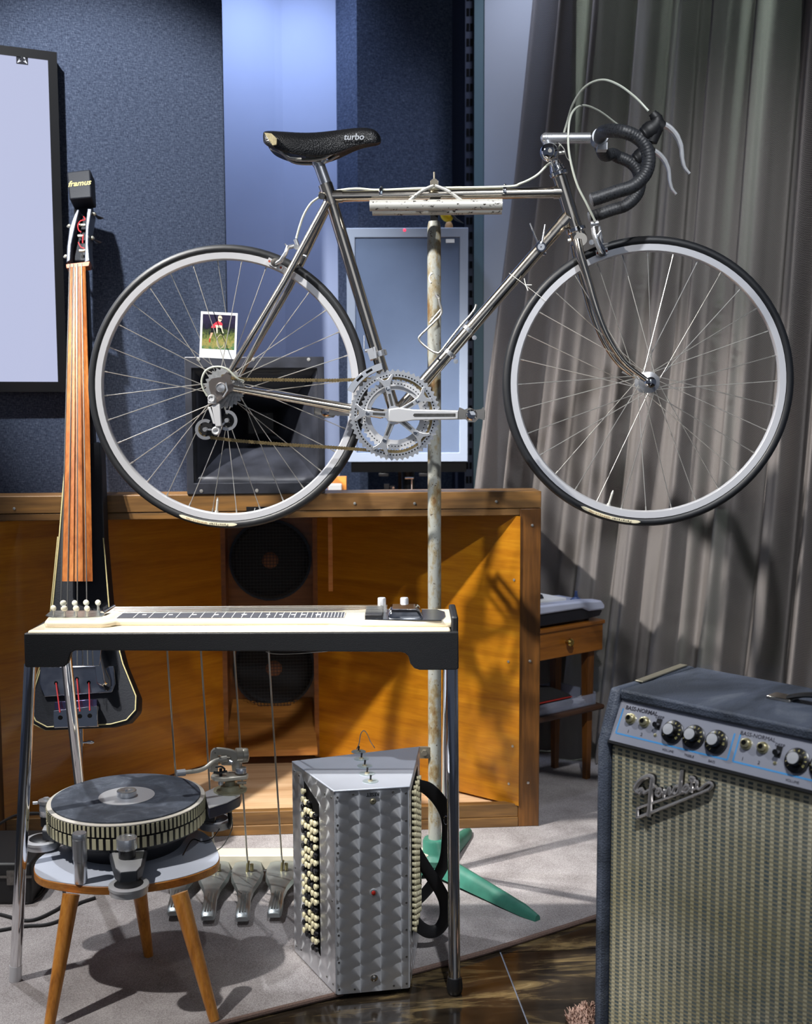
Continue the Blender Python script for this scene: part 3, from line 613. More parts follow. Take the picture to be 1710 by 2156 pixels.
# head: cheeks, scroll box, pegs
hb = M('head_lacquer', (60, 66, 78), 0.35, bump=0.15, bscale=260)
for a in ([(163, 440), (167, 442), (158, 478), (150, 515), (148, 548), (140, 553), (141, 520), (146, 480), (156, 452)], [(184, 439), (193, 439), (187, 480), (186, 515), (189, 549), (178, 553), (179, 515), (180, 475)]):
    bprism(a, -0.045, 0.012, 'cheek', hb, bev=0.002)
bprism([(157, 420), (192, 420), (192, 470), (190, 550), (144, 550), (152, 478)], -0.052, -0.020, 'peg_box', bb, bev=0.004)
bprism([(140, 362), (190, 356), (193, 416), (146, 420)], -0.03, 0.035, 'scroll_block', bb, bev=0.004)
bprism([(139, 556), (189, 550), (187, 560), (140, 565)], -0.01, 0.020, 'nut', M('nut_brown', (150, 84, 50), 0.5), bev=0.001)
o_ = bp_(167, 386, 0.0356) - bass.location; text('maker_lettering', 'framus', 0.022, o_, BU*1 + ax*0.08, ax, M('gold_print', (196, 176, 84), 0.5), bass, shear=0.3, off=0.0004)
peg = M('ivory_steel', (206, 202, 184), 0.35, 0.6)
for sg, px, py in ((1, 198, 450), (1, 194, 501), (-1, 146, 476), (-1, 139, 540)):
    a = bp_(px - 6*sg, py, -0.012); b = bp_(px, py, -0.012); c = bp_(px + 3*sg, py + 1, -0.028)
    mb = MB().tube([a, b, c], 0.0035, 8).ball(b, 0.0055, 10, 6); mb.build('tuner', peg, bass, world=True)
    if sg > 0:
        d1 = bp_(px+4, py+4, -0.038); d2 = bp_(px + 14, py + 10, -0.06)
        MB().tube([c, d1, d2], [0.003, 0.004, 0.010], 8, flat=0.25).build('tuner_key', DSTEEL, bass, world=True)
for py, px in ((474, 173), (497, 170), (528, 173)): MB().cyl(bp_(px-6, py, -0.004), bp_(px+7, py, -0.004), 0.004, n=10).build('string_post', peg, bass, world=True)
rd = M('red_silk', (186, 40, 46), 0.7)
MB().tube(catmull([bp_(176, 456, 0.0), bp_(179, 463, 0.004), bp_(170, 465, 0.006), bp_(164, 474, 0.006), bp_(166, 485, 0.006), bp_(171, 489, 0.004)], 4), 0.0016, 6).tube([bp_(175, 494, 0.006), bp_(174, 512, 0.006)], 0.0016, 6).tube(catmull([bp_(165, 510, 0.006), bp_(170, 520, 0.006), bp_(178, 523, 0.006)], 4), 0.0014, 6).build('string_silk', rd, bass, world=True)
# pickup plate, bridge cover, tailpiece, spike
MB().add([], [])
bprism([(150, 1300), (206, 1300), (214, 1360), (209, 1402), (146, 1402)], 0.05, 0.054, 'cover_plate', CHROME, bev=0.001)
cc = [bp_(x, y, 0.001) for x, y in ((200, 1360), (222, 1360), (240, 1430), (240, 1452), (228, 1460), (210, 1450))]
MB().add(cc + [p + BN*0.05 for p in (bp_(203, 1360, 0.001), bp_(214, 1360, 0.001), bp_(226, 1425, 0.001), bp_(229, 1440, 0.001), bp_(222, 1446, 0.001), bp_(212, 1440, 0.001))], [tuple(range(6)), tuple(range(6, 12))[::-1]] + [(i, 6+i, 6+(i+1) % 6, (i+1) % 6) for i in range(6)]).build('cover_side', CHROME, bass, bevel=0.003, world=True)
bprism([(84, 1402), (240, 1402), (243, 1440), (236, 1458), (155, 1463), (92, 1468), (82, 1440)], 0.0, 0.012, 'bridge_plate', M('scuffed_chrome', (150, 154, 166), 0.22, 1.0, rvar=0.25, scale=40), bev=0.003)
hole = MB().lathe([(0.0045, 0.0), (0.0045, 0.0015)], (0,0,0), BN, 14).mesh('string_hole'); hole.materials.append(DARK)
for px, py in ((118, 1438), (162, 1429), (187, 1437)): inst('string_hole', hole, bass, bp_(px, py, 0.0125) - bass.location)
bprism([(112, 1496), (205, 1486), (206, 1530), (113, 1533)], 0.0, 0.030, 'tailpiece', CHROME, bev=0.002)
bprism([(115, 1478), (204, 1472), (204, 1488), (115, 1494)], 0.0, 0.012, 'tailpiece_lip', M('violet_tint_chrome', (120, 112, 150), 0.2, 1.0), bev=0.001)
for px, py in ((127, 1511), (168, 1508), (189, 1507)):
    inst('string_hole', hole, bass, bp_(px, py, 0.0305) - bass.location, scale=1.2)
for (a, b) in (((162, 1429), (168, 1498)), ((187, 1437), (189, 1496)), ((118, 1438), (126, 1500))): rod('string_end', bp_(*a, 0.016) - bass.location, bp_(*b, 0.032) - bass.location, 0.0016, rd, bass)
s0 = bp_(169, 1532, -0.03); s1 = Vector((s0.x + 0.01, s0.y - 0.06, RZ))
MB().tube([s0, s0 + (s1-s0)*0.12], 0.0085, 12).tube([s0 + (s1-s0)*0.12, s1], 0.0055, 10).build('end_spike', CHROME, bass, world=True)
sp = s0 + (s1-s0)*0.10
MB().cyl(sp, sp + BU*0.02, 0.0025, n=8).ball(sp + BU*0.024, (0.010, 0.003, 0.005), 10, 6).build('thumb_screw', CHROME, bass, world=True)
# ------------------------------------------------------------------ road bicycle
RHw = atY(460, 812, 2.80); FHw = atY(1360, 803, 2.74)
BF = Frame((RHw.x, RHw.y, 0.86), math.atan2(FHw.y - RHw.y, FHw.x - RHw.x))
bike = fthing('road_bicycle', 'vintage chrome road bicycle with drop handlebars hung level on the stand', 'bicycle', BF)
b = lambda px, py, y=0.0: BF.at(px, py, y)
tapem = newmat('perforated_bar_tape', (34, 36, 40), 0.5); t = NT(tapem)
vo = t.new('ShaderNodeTexVoronoi'); t.link(t.coord(), vo.inputs['Vector']); vo.inputs['Scale'].default_value = 210
t.link(t.ramp(vo.outputs['Distance'], [(0.22, lin((6, 6, 7))), (0.3, lin((44, 46, 50)))]), t.b.inputs['Base Color']); t.bump(vo.outputs['Distance'], 0.2, 0.001)
tyre = M('tyre_rubber', (27, 29, 33), 0.5, rvar=0.2, scale=20)
rimm = M('rim_silver', (214, 215, 220), 0.36, 0.55)
cablem = M('cable_housing', (186, 190, 178), 0.4)
def tubem(name, pts, r, mat=NICKEL, parent=bike, n=14, **kw): return MB().tube(pts, r, n, **kw).build(name, mat, parent)
# --- wheels
def wheel(name, c, R, label, lab_ang):
    U, V = Vector((1,0,0)), Vector((0,0,1)); n = 96
    P = lambda r, a, y: c + U*(r*math.cos(a)) + V*(r*math.sin(a)) + Vector((0, y, 0))
    def torus(sec, mat, nm, par, closed=True):
        rings = [[P(r, 2*PI*i/n, y) for r, y in sec] for i in range(n)]; mb = MB(); mb.loft(rings + [rings[0]], True, False); return mb.build(nm, mat, par, ang=40)
    ro, ri = R - 0.0185, R - 0.0355
    w_ = torus([(ri, -0.0045), (ri + 0.003, -0.0085), (ro, -0.0095), (ro, 0.0095), (ri + 0.003, 0.0085), (ri, 0.0045)], rimm, name, bike)
    if label: w_['label'] = label
    ts = [(ro - 0.0015 + 0.0105 - 0.0105*math.cos(a_) if False else ro + 0.0085 + 0.0105*math.cos(a_), 0.0122*math.sin(a_)) for a_ in [2*PI*k/14 for k in range(14)]]
    torus(ts, tyre, 'tyre', w_)
    return w_, P, ri, ro
c_rear = Vector((0, 0, b(460, 812).z)); c_rear.x = b(480, 812).x - (b(480, 812).x - b(477, 812).x); c_rear.z = b(480, 813).z
c_front = b(1362.5, 802.5)
R_r = (b(480, 515).z - b(480, 1112).z)/2; R_f = (b(1362, 497).z - b(1362, 1107).z)/2
c_rear = Vector((b(478, 800).x, 0, (b(480, 515).z + b(480, 1112).z)/2)); c_front = Vector((b(1362.5, 800).x, 0, (b(1362, 497).z + b(1362, 1107).z)/2))
hub_r = b(462, 808); hub_r = Vector((c_rear.x, 0, c_rear.z)); hub_f = Vector((c_front.x, 0, c_front.z))
def lace(w_, c, P, ri, fl, yl, off):
    for i in range(32):
        a = 2*PI*(i + off)/32; side = -1 if i % 2 else 1; j = i//2; sg = 1 if j % 2 else -1
        ha = a + sg*math.radians(58); y = yl[0] if side < 0 else yl[1]; f_ = fl
        h = c + Vector((math.cos(ha)*f_, y, math.sin(ha)*f_)); q = P(ri + 0.002, a, side*0.002)
        rod('spoke', h, q, 0.00105, STEEL, w_)
        rod('nipple', q + (h-q).normalized()*0.011, q, 0.0018, STEEL, w_)
for nm, c, R, yl, off in (('rear_wheel', c_rear, R_r, (-0.024, 0.036), 0.3), ('front_wheel', c_front, R_f, (-0.034, 0.034), 0.05)):
    w_, P, ri, ro = wheel(nm, c, R, 'silver-rimmed ' + nm.replace('_', ' '), 0)
    lace(w_, c, P, ri, 0.0195, yl, off)
    hb_ = MB().lathe([(0.005, -0.05), (0.006, yl[0]-0.006), (0.024, yl[0]-0.001), (0.024, yl[0]+0.002), (0.011, yl[0]+0.006), (0.010, 0.0), (0.011, yl[1]-0.006), (0.024, yl[1]-0.002), (0.024, yl[1]+0.001), (0.006, yl[1]+0.006), (0.005, 0.05)], c, (0,1,0), 24).build('hub', ALU, w_)
    va = math.radians(-96 if nm == 'rear_wheel' else -106.5)
    MB().tube([P(ri+0.002, va, 0), P(ri-0.028, va, 0)], 0.0028, 10).tube([P(ri-0.028, va, 0), P(ri-0.036, va, 0)], [0.0034, 0.0012], 10).cyl(P(ri+0.001, va, 0), P(ri-0.004, va, 0), 0.0045, n=10).build('valve', WHITE if False else M('valve_cap', (206, 204, 196), 0.4, 0.3), w_)
    # maker label on the tyre wall
    a0, a1 = (math.radians(-111.5), math.radians(-86.3)) if nm == 'rear_wheel' else (math.radians(-111), math.radians(-86))
    if nm == 'front_wheel': a0, a1 = math.radians(-117.5), math.radians(-92)
    rm = ro + 0.0088; mb = MB(); pts = []
    for i in range(25):
        a_ = a0 + (a1-a0)*i/24; k = 0.0038*min(1, math.sqrt(max(0.02, min(i, 24-i)/1.5))); pts.append([P(rm-k, a_, -0.0118-0.0006), P(rm, a_, -0.0130), P(rm+k, a_, -0.0118-0.0006)])
    mb.loft(pts, False, False); lb = mb.build('tyre_label', M('cream_label', (214, 206, 178), 0.6), w_)
    word = 'Panaracer GRAVELKING'
    aa = a1 - math.radians(4.2)
    for ch in word:
        if ch != ' ':
            big = ch.islower() or ch == 'P'
            o_ = P(rm + (0.0004), aa, -0.0136); up = (P(1, aa, 0) - P(0, aa, 0)); ri_ = Vector((math.sin(aa), 0, -math.cos(aa)))
            text('label_letter', ch, 0.0088 if big else 0.0072, o_, ri_, up, text_black() if big else M('label_brown', (150, 116, 70), 0.6), lb, extrude=0.0001)
        aa -= math.radians(0.93 if ch != ' ' else 0.6)
# --- frame
seat_c = b(694, 408); bb_c = b(833, 872); head_t = b(1179, 372); head_b = b(1213, 484)
fra = MB().tube([b(697, 422), bb_c], 0.0143, 18).tube([b(704, 414), b(1183, 405)], 0.0128, 18).tube([b(1195, 458), bb_c], 0.0143, 18).tube([head_t, head_b], 0.0160, 18)
fra.tube([b(685, 388), b(700, 432)], 0.0165, 18).lathe([(0.019, -0.034), (0.020, -0.030), (0.020, 0.030), (0.019, 0.034)], bb_c, (0,1,0), 24)
fra.tube([b(1166, 405), b(1188, 405)], 0.0148, 16).tube([b(700, 414), b(722, 413.5)], 0.0148, 16).tube([b(1196, 458), b(1182, 474)], 0.0165, 16)
frame = fra.build('frame', NICKEL, bike)
yd = 0.062
near_drop = b(482, 786, -yd)
for sg in (-1, 1):
    dpx = near_drop.copy(); dpx.y = sg*yd
    st0 = b(690, 430); st0.y = sg*0.016
    st1 = b(597, 596, -0.045); st1.y = sg*0.046
    tubem('seat_stay', [st0, st1, dpx], [0.0088, 0.0082, 0.0062], parent=frame)
    c0_ = b(492, 818, -yd); c0_.y = sg*yd; c1_ = bb_c + Vector((-0.03, sg*0.026, 0.0)); cm_ = c0_.lerp(c1_, 0.72); cm_.y = sg*0.038
    tubem('chain_stay', [c0_, cm_, c1_], [0.0072, 0.0105, 0.0105], parent=frame)
    dp_ = [b(x, y, -yd) for x, y in ((478, 783), (487, 786), (486, 804), (494, 812), (494, 822), (484, 826), (474, 836), (452, 852), (440, 850), (438, 836), (446, 832), (441, 818), (440, 804), (447, 797), (466, 794))]
    for p in dp_: p.y = sg*yd
    MB().prism([(p.x, p.z) for p in dp_], (0, sg*yd - 0.0025, 0), (1,0,0), (0,0,1), (0,1,0), 0.005).build('dropout', M('dropout_steel', (158, 148, 142), 0.35, 1.0), frame)
MB().lathe([(0.0, 0.008), (0.010, 0.006), (0.0125, 0.0), (0.0125, -0.006)], (hub_r.x, -yd - 0.004, hub_r.z), (0,-1,0), 18).build('axle_nut', ALU, bike)
MB().tube([Vector((hub_r.x, -yd-0.008, hub_r.z)) + Vector(q) for q in ((0.012, 0, 0.012), (0.016, -0.003, -0.006), (0.006, -0.003, -0.022))], 0.0022, 8).build('axle_lever', ALU, bike)
MB().cyl(b(677, 413, -0.004), b(677, 413, -0.02), 0.0075, n=14).cyl(b(672, 411, 0.0), b(688, 411, 0.0), 0.008, n=12).build('seat_bolt', DSTEEL, frame)
# fork
blade = [(1217, 505), (1222, 532), (1239, 591), (1254, 645), (1272, 694), (1292, 732), (1318, 766), (1352, 797)]
loc_b = [b(x, y, -0.05) for x, y in blade]
cr_ = b(1216, 497)
for sg in (-1, 1):
    P_ = [Vector((p.x, sg*(0.030 + 0.022*min(1, i/3)), p.z)) for i, p in enumerate(loc_b)]; P_[-1] = Vector((hub_f.x - 0.006, sg*0.052, hub_f.z + 0.004))
    tubem('fork_blade', catmull(P_, 5), [0.0135, 0.0062], parent=bike, flat=0.82)
MB().tube([b(1212, 484), b(1220, 506)], 0.019, 18).tube([cr_ + Vector((0.004, -0.036, -0.012)), cr_ + Vector((0.004, 0.036, -0.012))], 0.015, 14).build('fork_crown', NICKEL, bike)
MB().lathe([(0.0, 0.012), (0.008, 0.010), (0.012, 0.006), (0.013, 0.0), (0.007, -0.002)], Vector((hub_f.x, -0.056, hub_f.z)), (0,-1,0), 18).build('axle_nut', CHROME, bike)
MB().tube([b(1346, 800, 0.06), b(1310, 783, 0.068)], 0.003, 8).build('axle_lever', ALU, bike)
hd = (head_b - head_t).normalized()
MB().lathe([(0.016, 0), (0.0205, 0.003), (0.0215, 0.010), (0.018, 0.013), (0.018, 0.018), (0.0165, 0.021), (0.0165, 0.026), (0.012, 0.028), (0.012, 0.036)], head_t, -hd, 20).build('headset_upper', CHROME, bike)
MB().lathe([(0.016, 0), (0.022, 0.002), (0.0225, 0.010), (0.018, 0.014)], head_b - hd*0.006, hd, 20).build('headset_lower', CHROME, bike)
# stem, bell
MB().tube(catmull([b(1171, 358), b(1160, 318), b(1152, 296)], 4), 0.0112, 16).tube([b(1146, 291), b(1243, 290.5)], 0.0122, 16).ball(b(1150, 291), 0.0128, 16, 10).build('stem', ALU, bike)
cl_c = b(1262, 291); MB().cyl(cl_c + Vector((0, -0.022, 0)), cl_c + Vector((0, 0.022, 0)), 0.0185, n=20).bar(cl_c + Vector((0.006, -0.016, -0.02)), cl_c + Vector((0.006, 0.016, -0.02)), 0.022, 0.016).build('stem_clamp', ALU, bike)
bc = b(1157, 321, -0.03)
MB().lathe([(0.0, 0.020), (0.010, 0.0185), (0.0165, 0.014), (0.0205, 0.006), (0.0212, 0.0), (0.019, -0.006), (0.012, -0.010), (0.004, -0.012)], bc, (0,-1,0), 28).build('bell', CHROME, bike)
MB().lathe([(0.0045, 0.002), (0.0045, 0.0), (0.003, 0.0)], bc + Vector((0, -0.019, 0)), (0,-1,0), 14).build('bell_boss', DSTEEL, bike)
MB().cyl(bc + Vector((0.022, 0.01, 0.0)), bc + Vector((0.034, 0.012, 0.002)), 0.004, n=10).tube(catmull([bc + Vector(q) for q in ((0.02, -0.004, 0.02), (0.032, -0.006, 0.006), (0.038, -0.006, -0.012), (0.046, -0.006, -0.022))], 4), 0.0012, 6).build('bell_hammer', STEEL, bike)
# handlebar: wrapped near side, the far side is its mirror image, bar turned slightly
HW = 0.165; npx = [(1300, 273), (1316, 278), (1338, 287), (1357, 304), (1366, 330), (1363, 357), (1350, 378), (1329, 394), (1300, 403), (1274, 412), (1246, 421)]
bar_n = [b(x, y, -HW) for x, y in npx]
def barpts(sg):
    sh = 0.0 if sg < 0 else 0.026; q = [cl_c + Vector((0, sg*0.020, 0)), cl_c + Vector((sh*0.4, sg*0.075, -0.003)), cl_c + Vector((0.008 + sh*0.7, sg*0.130, -0.012))]
    return q + [Vector((p.x + sh, sg*HW if i else sg*(HW-0.012), p.z + (0.012 if sg > 0 else 0))) for i, p in enumerate(bar_n)]
for sg in (-1, 1):
    P_ = catmull(barpts(sg), 16); mb = MB(); R_ = []
    for i in range(len(P_)): R_.append(0.0142 + 0.0006*((i % 4)/3.0))
    hbar = mb.tube(P_, R_, 18).build('handlebar', tapem, bike)
    e = P_[-1]; d = (P_[-1] - P_[-2]).normalized(); MB().lathe([(0.0, 0.004), (0.010, 0.003), (0.0135, 0.0)], e, d, 16).build('bar_plug', M('plug_grey', (120, 122, 126), 0.4, 0.5), hbar)
    dz = Vector((0.026 if sg > 0 else 0, 0, 0.012 if sg > 0 else 0)); F_ = lambda x, y: Vector((b(x, y, -HW).x, sg*HW, b(x, y, -HW).z)) + dz
    hood = catmull([F_(1345, 291), F_(1363, 279), F_(1379, 266), F_(1383, 252), F_(1374, 238)], 5)
    MB().tube(hood, [0.013, 0.0165, 0.019, 0.0195, 0.018, 0.0165, 0.015, 0.0135, 0.011, 0.009], 16).tube([F_(1372, 300), F_(1381, 270)], [0.012, 0.016], 12).tube([F_(1384, 262), F_(1397, 270)], [0.016, 0.013], 12).build('brake_hood', M('hood_rubber', (20, 21, 24), 0.55), hbar)
    lv = catmull([F_(1394, 262), F_(1408, 268), F_(1424, 285), F_(1434, 308), F_(1437, 334), F_(1442, 353), F_(1452, 366)], 5)
    MB().tube(lv, [0.010, 0.0095, 0.009, 0.008, 0.007, 0.0062, 0.0055, 0.005], 10, flat=0.7).build('brake_lever', M('silver_lever', (222, 224, 228), 0.3, 0.5), hbar)
# cables
def cable(nm, pts, r=0.0026, mat=cablem): return MB().tube(catmull(pts, 6), r, 8).build(nm, mat, bike)
cable('brake_cable', [b(1366, 234, -HW), b(1338, 205, -0.15), b(1303, 179, -0.12), b(1268, 168, -0.09), b(1233, 182, -0.06), b(1207, 218, -0.02), b(1193, 262, 0.02), b(1180, 305, 0.03), b(1166, 335, 0.02), b(1150, 350, -0.02), b(1129, 370, -0.028), b(1097, 386, -0.02), b(1063, 393, -0.008), b(900, 396, -0.004), b(800, 400, -0.004), b(750, 397, -0.004), b(712, 401, -0.002), b(700, 405, 0.004)])
cable('brake_cable', [b(1322, 275, HW-0.03), b(1300, 262, HW-0.05), b(1262, 234, 0.06), b(1228, 222, 0.0), b(1205, 237, -0.05), b(1197, 275, -0.07), b(1199, 325, -0.075), b(1214, 385, -0.07), b(1236, 430, -0.06), b(1253, 465, -0.045)])
cable('brake_cable', [b(674, 414, -0.004), b(655, 428, -0.006), b(640, 452, -0.006), b(630, 480, -0.006), b(624, 502, -0.006)])
cable('gear_cable', [b(513, 802, -0.075), b(500, 797, -0.085), b(478, 777, -0.09), b(455, 772, -0.09), b(434, 780, -0.09), b(425, 800, -0.085), b(428, 818, -0.082), b(437, 834, -0.078)], 0.0024)
rod('gear_wire', b(1132, 530, -0.012), b(846, 880, -0.012), 0.0008, STEEL, bike)
for px, py in ((803, 408), (1063, 404)):
    c = b(px, py); MB().lathe([(0.0136, -0.004), (0.0142, -0.003), (0.0142, 0.003), (0.0136, 0.004)], c, (1,0,0), 20).ball(c + Vector((0, 0, 0.015)), 0.0035, 8, 6).build('cable_clip', CHROME, bike)
# saddle
sp_ = MB().tube([b(691, 400), b(671, 344)], 0.0132, 18).tube(catmull([b(671, 346), b(664, 336), b(655, 332)], 4), [0.0135, 0.011, 0.009], 14).tube([b(671, 346), b(682, 334)], [0.012, 0.010], 14).bar(b(646, 334), b(690, 331), 0.03, 0.010).build('seat_post', ALU, bike)
top = [(553, 279), (570, 278), (600, 279), (640, 281), (680, 279), (720, 273), (750, 269), (775, 268), (792, 272), (800, 281), (803, 292)]
bot = [(556, 300), (566, 311), (590, 322), (620, 331), (650, 336), (690, 331), (730, 314), (755, 307), (778, 304), (793, 303), (802, 299)]
wid = [0.060, 0.070, 0.073, 0.066, 0.052, 0.036, 0.027, 0.023, 0.020, 0.015, 0.006]
rings = []
for (tx, ty), (bx_, by_), w_ in zip(top, bot, wid):
    T_ = b(tx, ty, 0); B_ = b(bx_, by_, -w_*0.9); x = (T_.x + B_.x)/2; h = T_.z - B_.z; r = []
    for k in range(9):
        a = PI*k/8; cx = -math.cos(a); r.append(Vector((x + (T_.x - x)*math.sin(a)*0.6, cx*w_*(1.0 if k not in (0, 8) else 0.94), B_.z + h*(math.sin(a)**0.55 if 0 < k < 8 else 0.0))))
    r.append(Vector((x, w_*0.7, B_.z + h*0.12))); r.append(Vector((x, 0, B_.z + h*0.3))); r.append(Vector((x, -w_*0.7, B_.z + h*0.12)))
    rings.append(r)
sadm = newmat('perforated_leather', (16, 17, 20), 0.34); t = NT(sadm); vo = t.new('ShaderNodeTexVoronoi'); t.link(t.coord(), vo.inputs['Vector']); vo.inputs['Scale'].default_value = 330; t.bump(vo.outputs['Distance'], 0.35, 0.002)
sad = MB().loft(rings).build('saddle', sadm, bike, ang=60); ss_ = sad.modifiers.new('sub', 'SUBSURF'); ss_.levels = 1; ss_.render_levels = 2
def srail(sg): return catmull([b(566, 308), b(590, 318), b(612, 336), b(640, 341), b(680, 338), b(705, 325), b(725, 314)], 5)
for sg in (-1, 1): MB().tube([p + Vector((0, sg*0.022, 0)) for p in srail(sg)], 0.0036, 8).build('saddle_rail', STEEL, sad)
for sg in (-1, 1): MB().tube([p + Vector((0, -0.050, 0)) for p in [b(596, 323), b(606, 334), b(618, 342), b(642, 344)]], 0.003, 8).build('saddle_rail', STEEL, sad) if sg < 0 else None
text('saddle_lettering', 'turbo', 0.020, b(745, 289, -0.0315), (1, 0.25, 0.05), (0, 0.12, 1), M('grey_print', (150, 156, 166), 0.5), sad, extrude=0.002, shear=0.15, off=0.0003)
pt = [b(x, y, yy) for x, y, yy in ((556, 279, -0.066), (572, 281, -0.078), (583, 292, -0.082), (582, 304, -0.078), (574, 306, -0.072))]
MB().add(pt + [p + Vector((0, 0.008, 0)) for p in pt], [(0,1,2,3,4), (9,8,7,6,5)] + [(i, 5+i, 5+(i+1) % 5, (i+1) % 5) for i in range(5)]).build('wear_patch', M('worn_tan', (128, 120, 92), 0.7, var=0.25, scale=200), sad)
# calipers
def caliper(pivot, pads, up, nm):
    c = MB().tube([b(*p, y) for p, y in up], [0.007, 0.0062, 0.0055], 10, flat=0.7).cyl(b(*pivot, -0.03), b(*pivot, 0.02), 0.006, n=12).build(nm, ALU, bike)
    for y in (-0.016, 0.016):
        A_, B_ = b(*pads[0], y), b(*pads[1], y); MB().bar(A_, B_, 0.008, 0.014).build('brake_pad', SATIN, c)
        if y < 0:
            for px, py in pads: q = b(px, py, y) .lerp(b((pads[0][0]+pads[1][0])/2, (pads[0][1]+pads[1][1])/2, y), 0.25); MB().cyl(q + Vector((0,-0.0045,0)), q + Vector((0,0.001,0)), 0.0028, n=10).build('pad_rivet', M('red_rivet', (150, 66, 44), 0.5), c)
    return c
rc = caliper((624, 520), ((564, 548), (596, 566)), [((581, 556), -0.028), ((592, 549), -0.034), ((602, 533), -0.036), ((606, 521), -0.030), ((618, 518), -0.02)], 'rear_brake')
MB().lathe([(0.010, 0), (0.010, 0.004), (0.004, 0.005), (0.004, 0.007)], b(580, 553, -0.028), (0,-1,0), 14).build('pad_bolt', DSTEEL, rc)
MB().tube([b(622, 504, -0.01), b(627, 518, -0.01)], 0.005, 10).build('adjuster', ALU, rc); MB().tube([b(600, 513, -0.02), b(608, 523, -0.02)], [0.001, 0.004], 8).build('spring_pin', ALU, rc); MB().cyl(b(636, 537, -0.03), b(645, 541, -0.03), 0.004, n=8).build('pivot_bolt', ALU, rc)
fc = caliper((1246, 510), ((1255, 534), (1280, 528)), [((1267, 534), -0.034), ((1258, 515), -0.040), ((1250, 492), -0.036), ((1248, 470), -0.03)], 'front_brake')
MB().tube([b(1262, 476, -0.034), b(1266, 505, -0.036), b(1275, 540, -0.032)], [0.003, 0.0045, 0.003], 8).build('caliper_arm', ALU, fc); MB().cyl(b(1244, 472, -0.034), b(1260, 470, -0.034), 0.007, n=12).build('adjuster', ALU, fc)
for p_, q_ in (((1256, 500), (1266, 485)), ((1270, 515), (1281, 512))): MB().tube([b(*p_, -0.036), b(*q_, -0.04)], [0.004, 0.001], 8).build('spring_pin', ALU, fc)
MB().lathe([(0.008, 0), (0.008, 0.004), (0.003, 0.006)], b(1267, 533, -0.034), (0,-1,0), 14).build('pad_bolt', DSTEEL, fc)
MB().cyl(b(1196, 507, 0.0), b(1210, 504, 0.0), 0.0048, n=10).build('pivot_bolt', STEEL, fc)
# down-tube shifters
sh_c = b(1139, 521, -0.016)
sh_ = MB().lathe([(0.010, 0), (0.0115, 0.002), (0.0115, 0.012), (0.008, 0.013), (0.008, 0.011), (0.002, 0.011), (0.0, 0.013)], sh_c, (0,-1,0), 20).tube([b(1128, 533, 0.0), b(1150, 534, 0.0)], 0.0052, 10).build('shifter_clamp', CHROME, bike)
for p0, p1, y in (((1141, 514), (1148, 473), -0.024), ((1133, 513), (1116, 470), 0.024)): MB().tube([b(*p0, y), b(*p1, y)], [0.0042, 0.0032], 10, flat=0.6).build('shift_lever', ALU, sh_)
# bottle cage
cw = [(924, 628), (926, 640), (930, 656), (924, 668), (900, 692), (884, 708), (883, 716), (892, 726), (908, 738), (920, 743), (928, 740), (948, 714), (972, 684), (990, 664), (1000, 650), (1003, 641)]
cage = MB().tube(catmull([b(x, y, -0.034) for x, y in cw], 4), 0.0026, 8).tube(catmull([b(x, y, 0.03) for x, y in cw[8:]], 4), 0.0026, 8).tube([b(924, 628, -0.034), b(918, 622, 0.0), b(922, 622, 0.03), b(930, 650, 0.034), b(905, 680, 0.034)], 0.0026, 8).build('bottle_cage', STEEL, bike)
for px, py in ((986, 694), (947, 744)):
    c = b(px, py); d = (b(1100, 553) - b(925, 757)).normalized()
    MB().lathe([(0.0150, -0.005), (0.0158, -0.004), (0.0158, 0.004), (0.0150, 0.005)], c, d, 20).cyl(b(px+13, py+17, -0.004), b(px+13, py+17, -0.014), 0.0055, n=10).build('cage_clip', ALU, cage)
# --- drivetrain
def gear(c, y, R, teeth, rin, th, nm, mat, par, tooth=0.0045):
    o_, i_ = [], []; n = teeth*4
    for k in range(n):
        a = 2*PI*k/n; r = R - (tooth if k % 4 in (0, 3) else (0.0 if k % 4 in (1, 2) else 0))
        a2 = a + (0.18 if k % 4 == 1 else (-0.18 if k % 4 == 2 else 0))*2*PI/n*1.0
        o_.append((r*math.cos(a2), r*math.sin(a2))); i_.append((rin*math.cos(a), rin*math.sin(a)))
    return MB().ring(o_, i_, (c.x, y, c.z), (1,0,0), (0,0,1), (0,1,0), th).build(nm, mat, par, ang=30)
cc = b(831.5, 874, -0.052); pxm = (b(931.5, 874, -0.052).x - cc.x)/100
cset = MB().lathe([(0.0, 0.0), (0.020, 0.0), (0.021, -0.006), (0.016, -0.012), (0.016, -0.03)], cc + Vector((0, -0.010, 0)), (0,-1,0), 28).build('crankset', ALU, bike)
MB().lathe([(0.012, 0.0), (0.012, 0.002), (0.010, 0.003), (0.004, 0.0025), (0.003, -0.001), (0.0, -0.001)], cc + Vector((0, -0.0105, 0)), (0,-1,0), 20).build('crank_bolt', DSTEEL, cset)
gear(cc, cc.y, 96*pxm, 52, 80*pxm, 0.0025, 'chainring', ALU, cset)
gear(cc, cc.y + 0.008, 76*pxm, 42, 61*pxm, 0.0025, 'chainring', SATIN, cset)
gear(cc, cc.y + 0.015, 66*pxm, 36, 53*pxm, 0.0025, 'chainring', SATIN, cset)
mb = MB()
for k in range(78):
    a = 2*PI*k/78; mb.lathe([(0.0, 0.0003), (0.0019, 0.0003), (0.0019, 0.0)], cc + Vector((84*pxm*math.cos(a), -0.0002, 84*pxm*math.sin(a))), (0,-1,0), 6)
for k in range(60):
    a = 2*PI*k/60; mb.lathe([(0.0, 0.0003), (0.0015, 0.0003), (0.0015, 0.0)], cc + Vector((66*pxm*math.cos(a), 0.0078, 66*pxm*math.sin(a))), (0,-1,0), 6)
mb.build('drilled_holes', DARK, cset, kind='stuff')
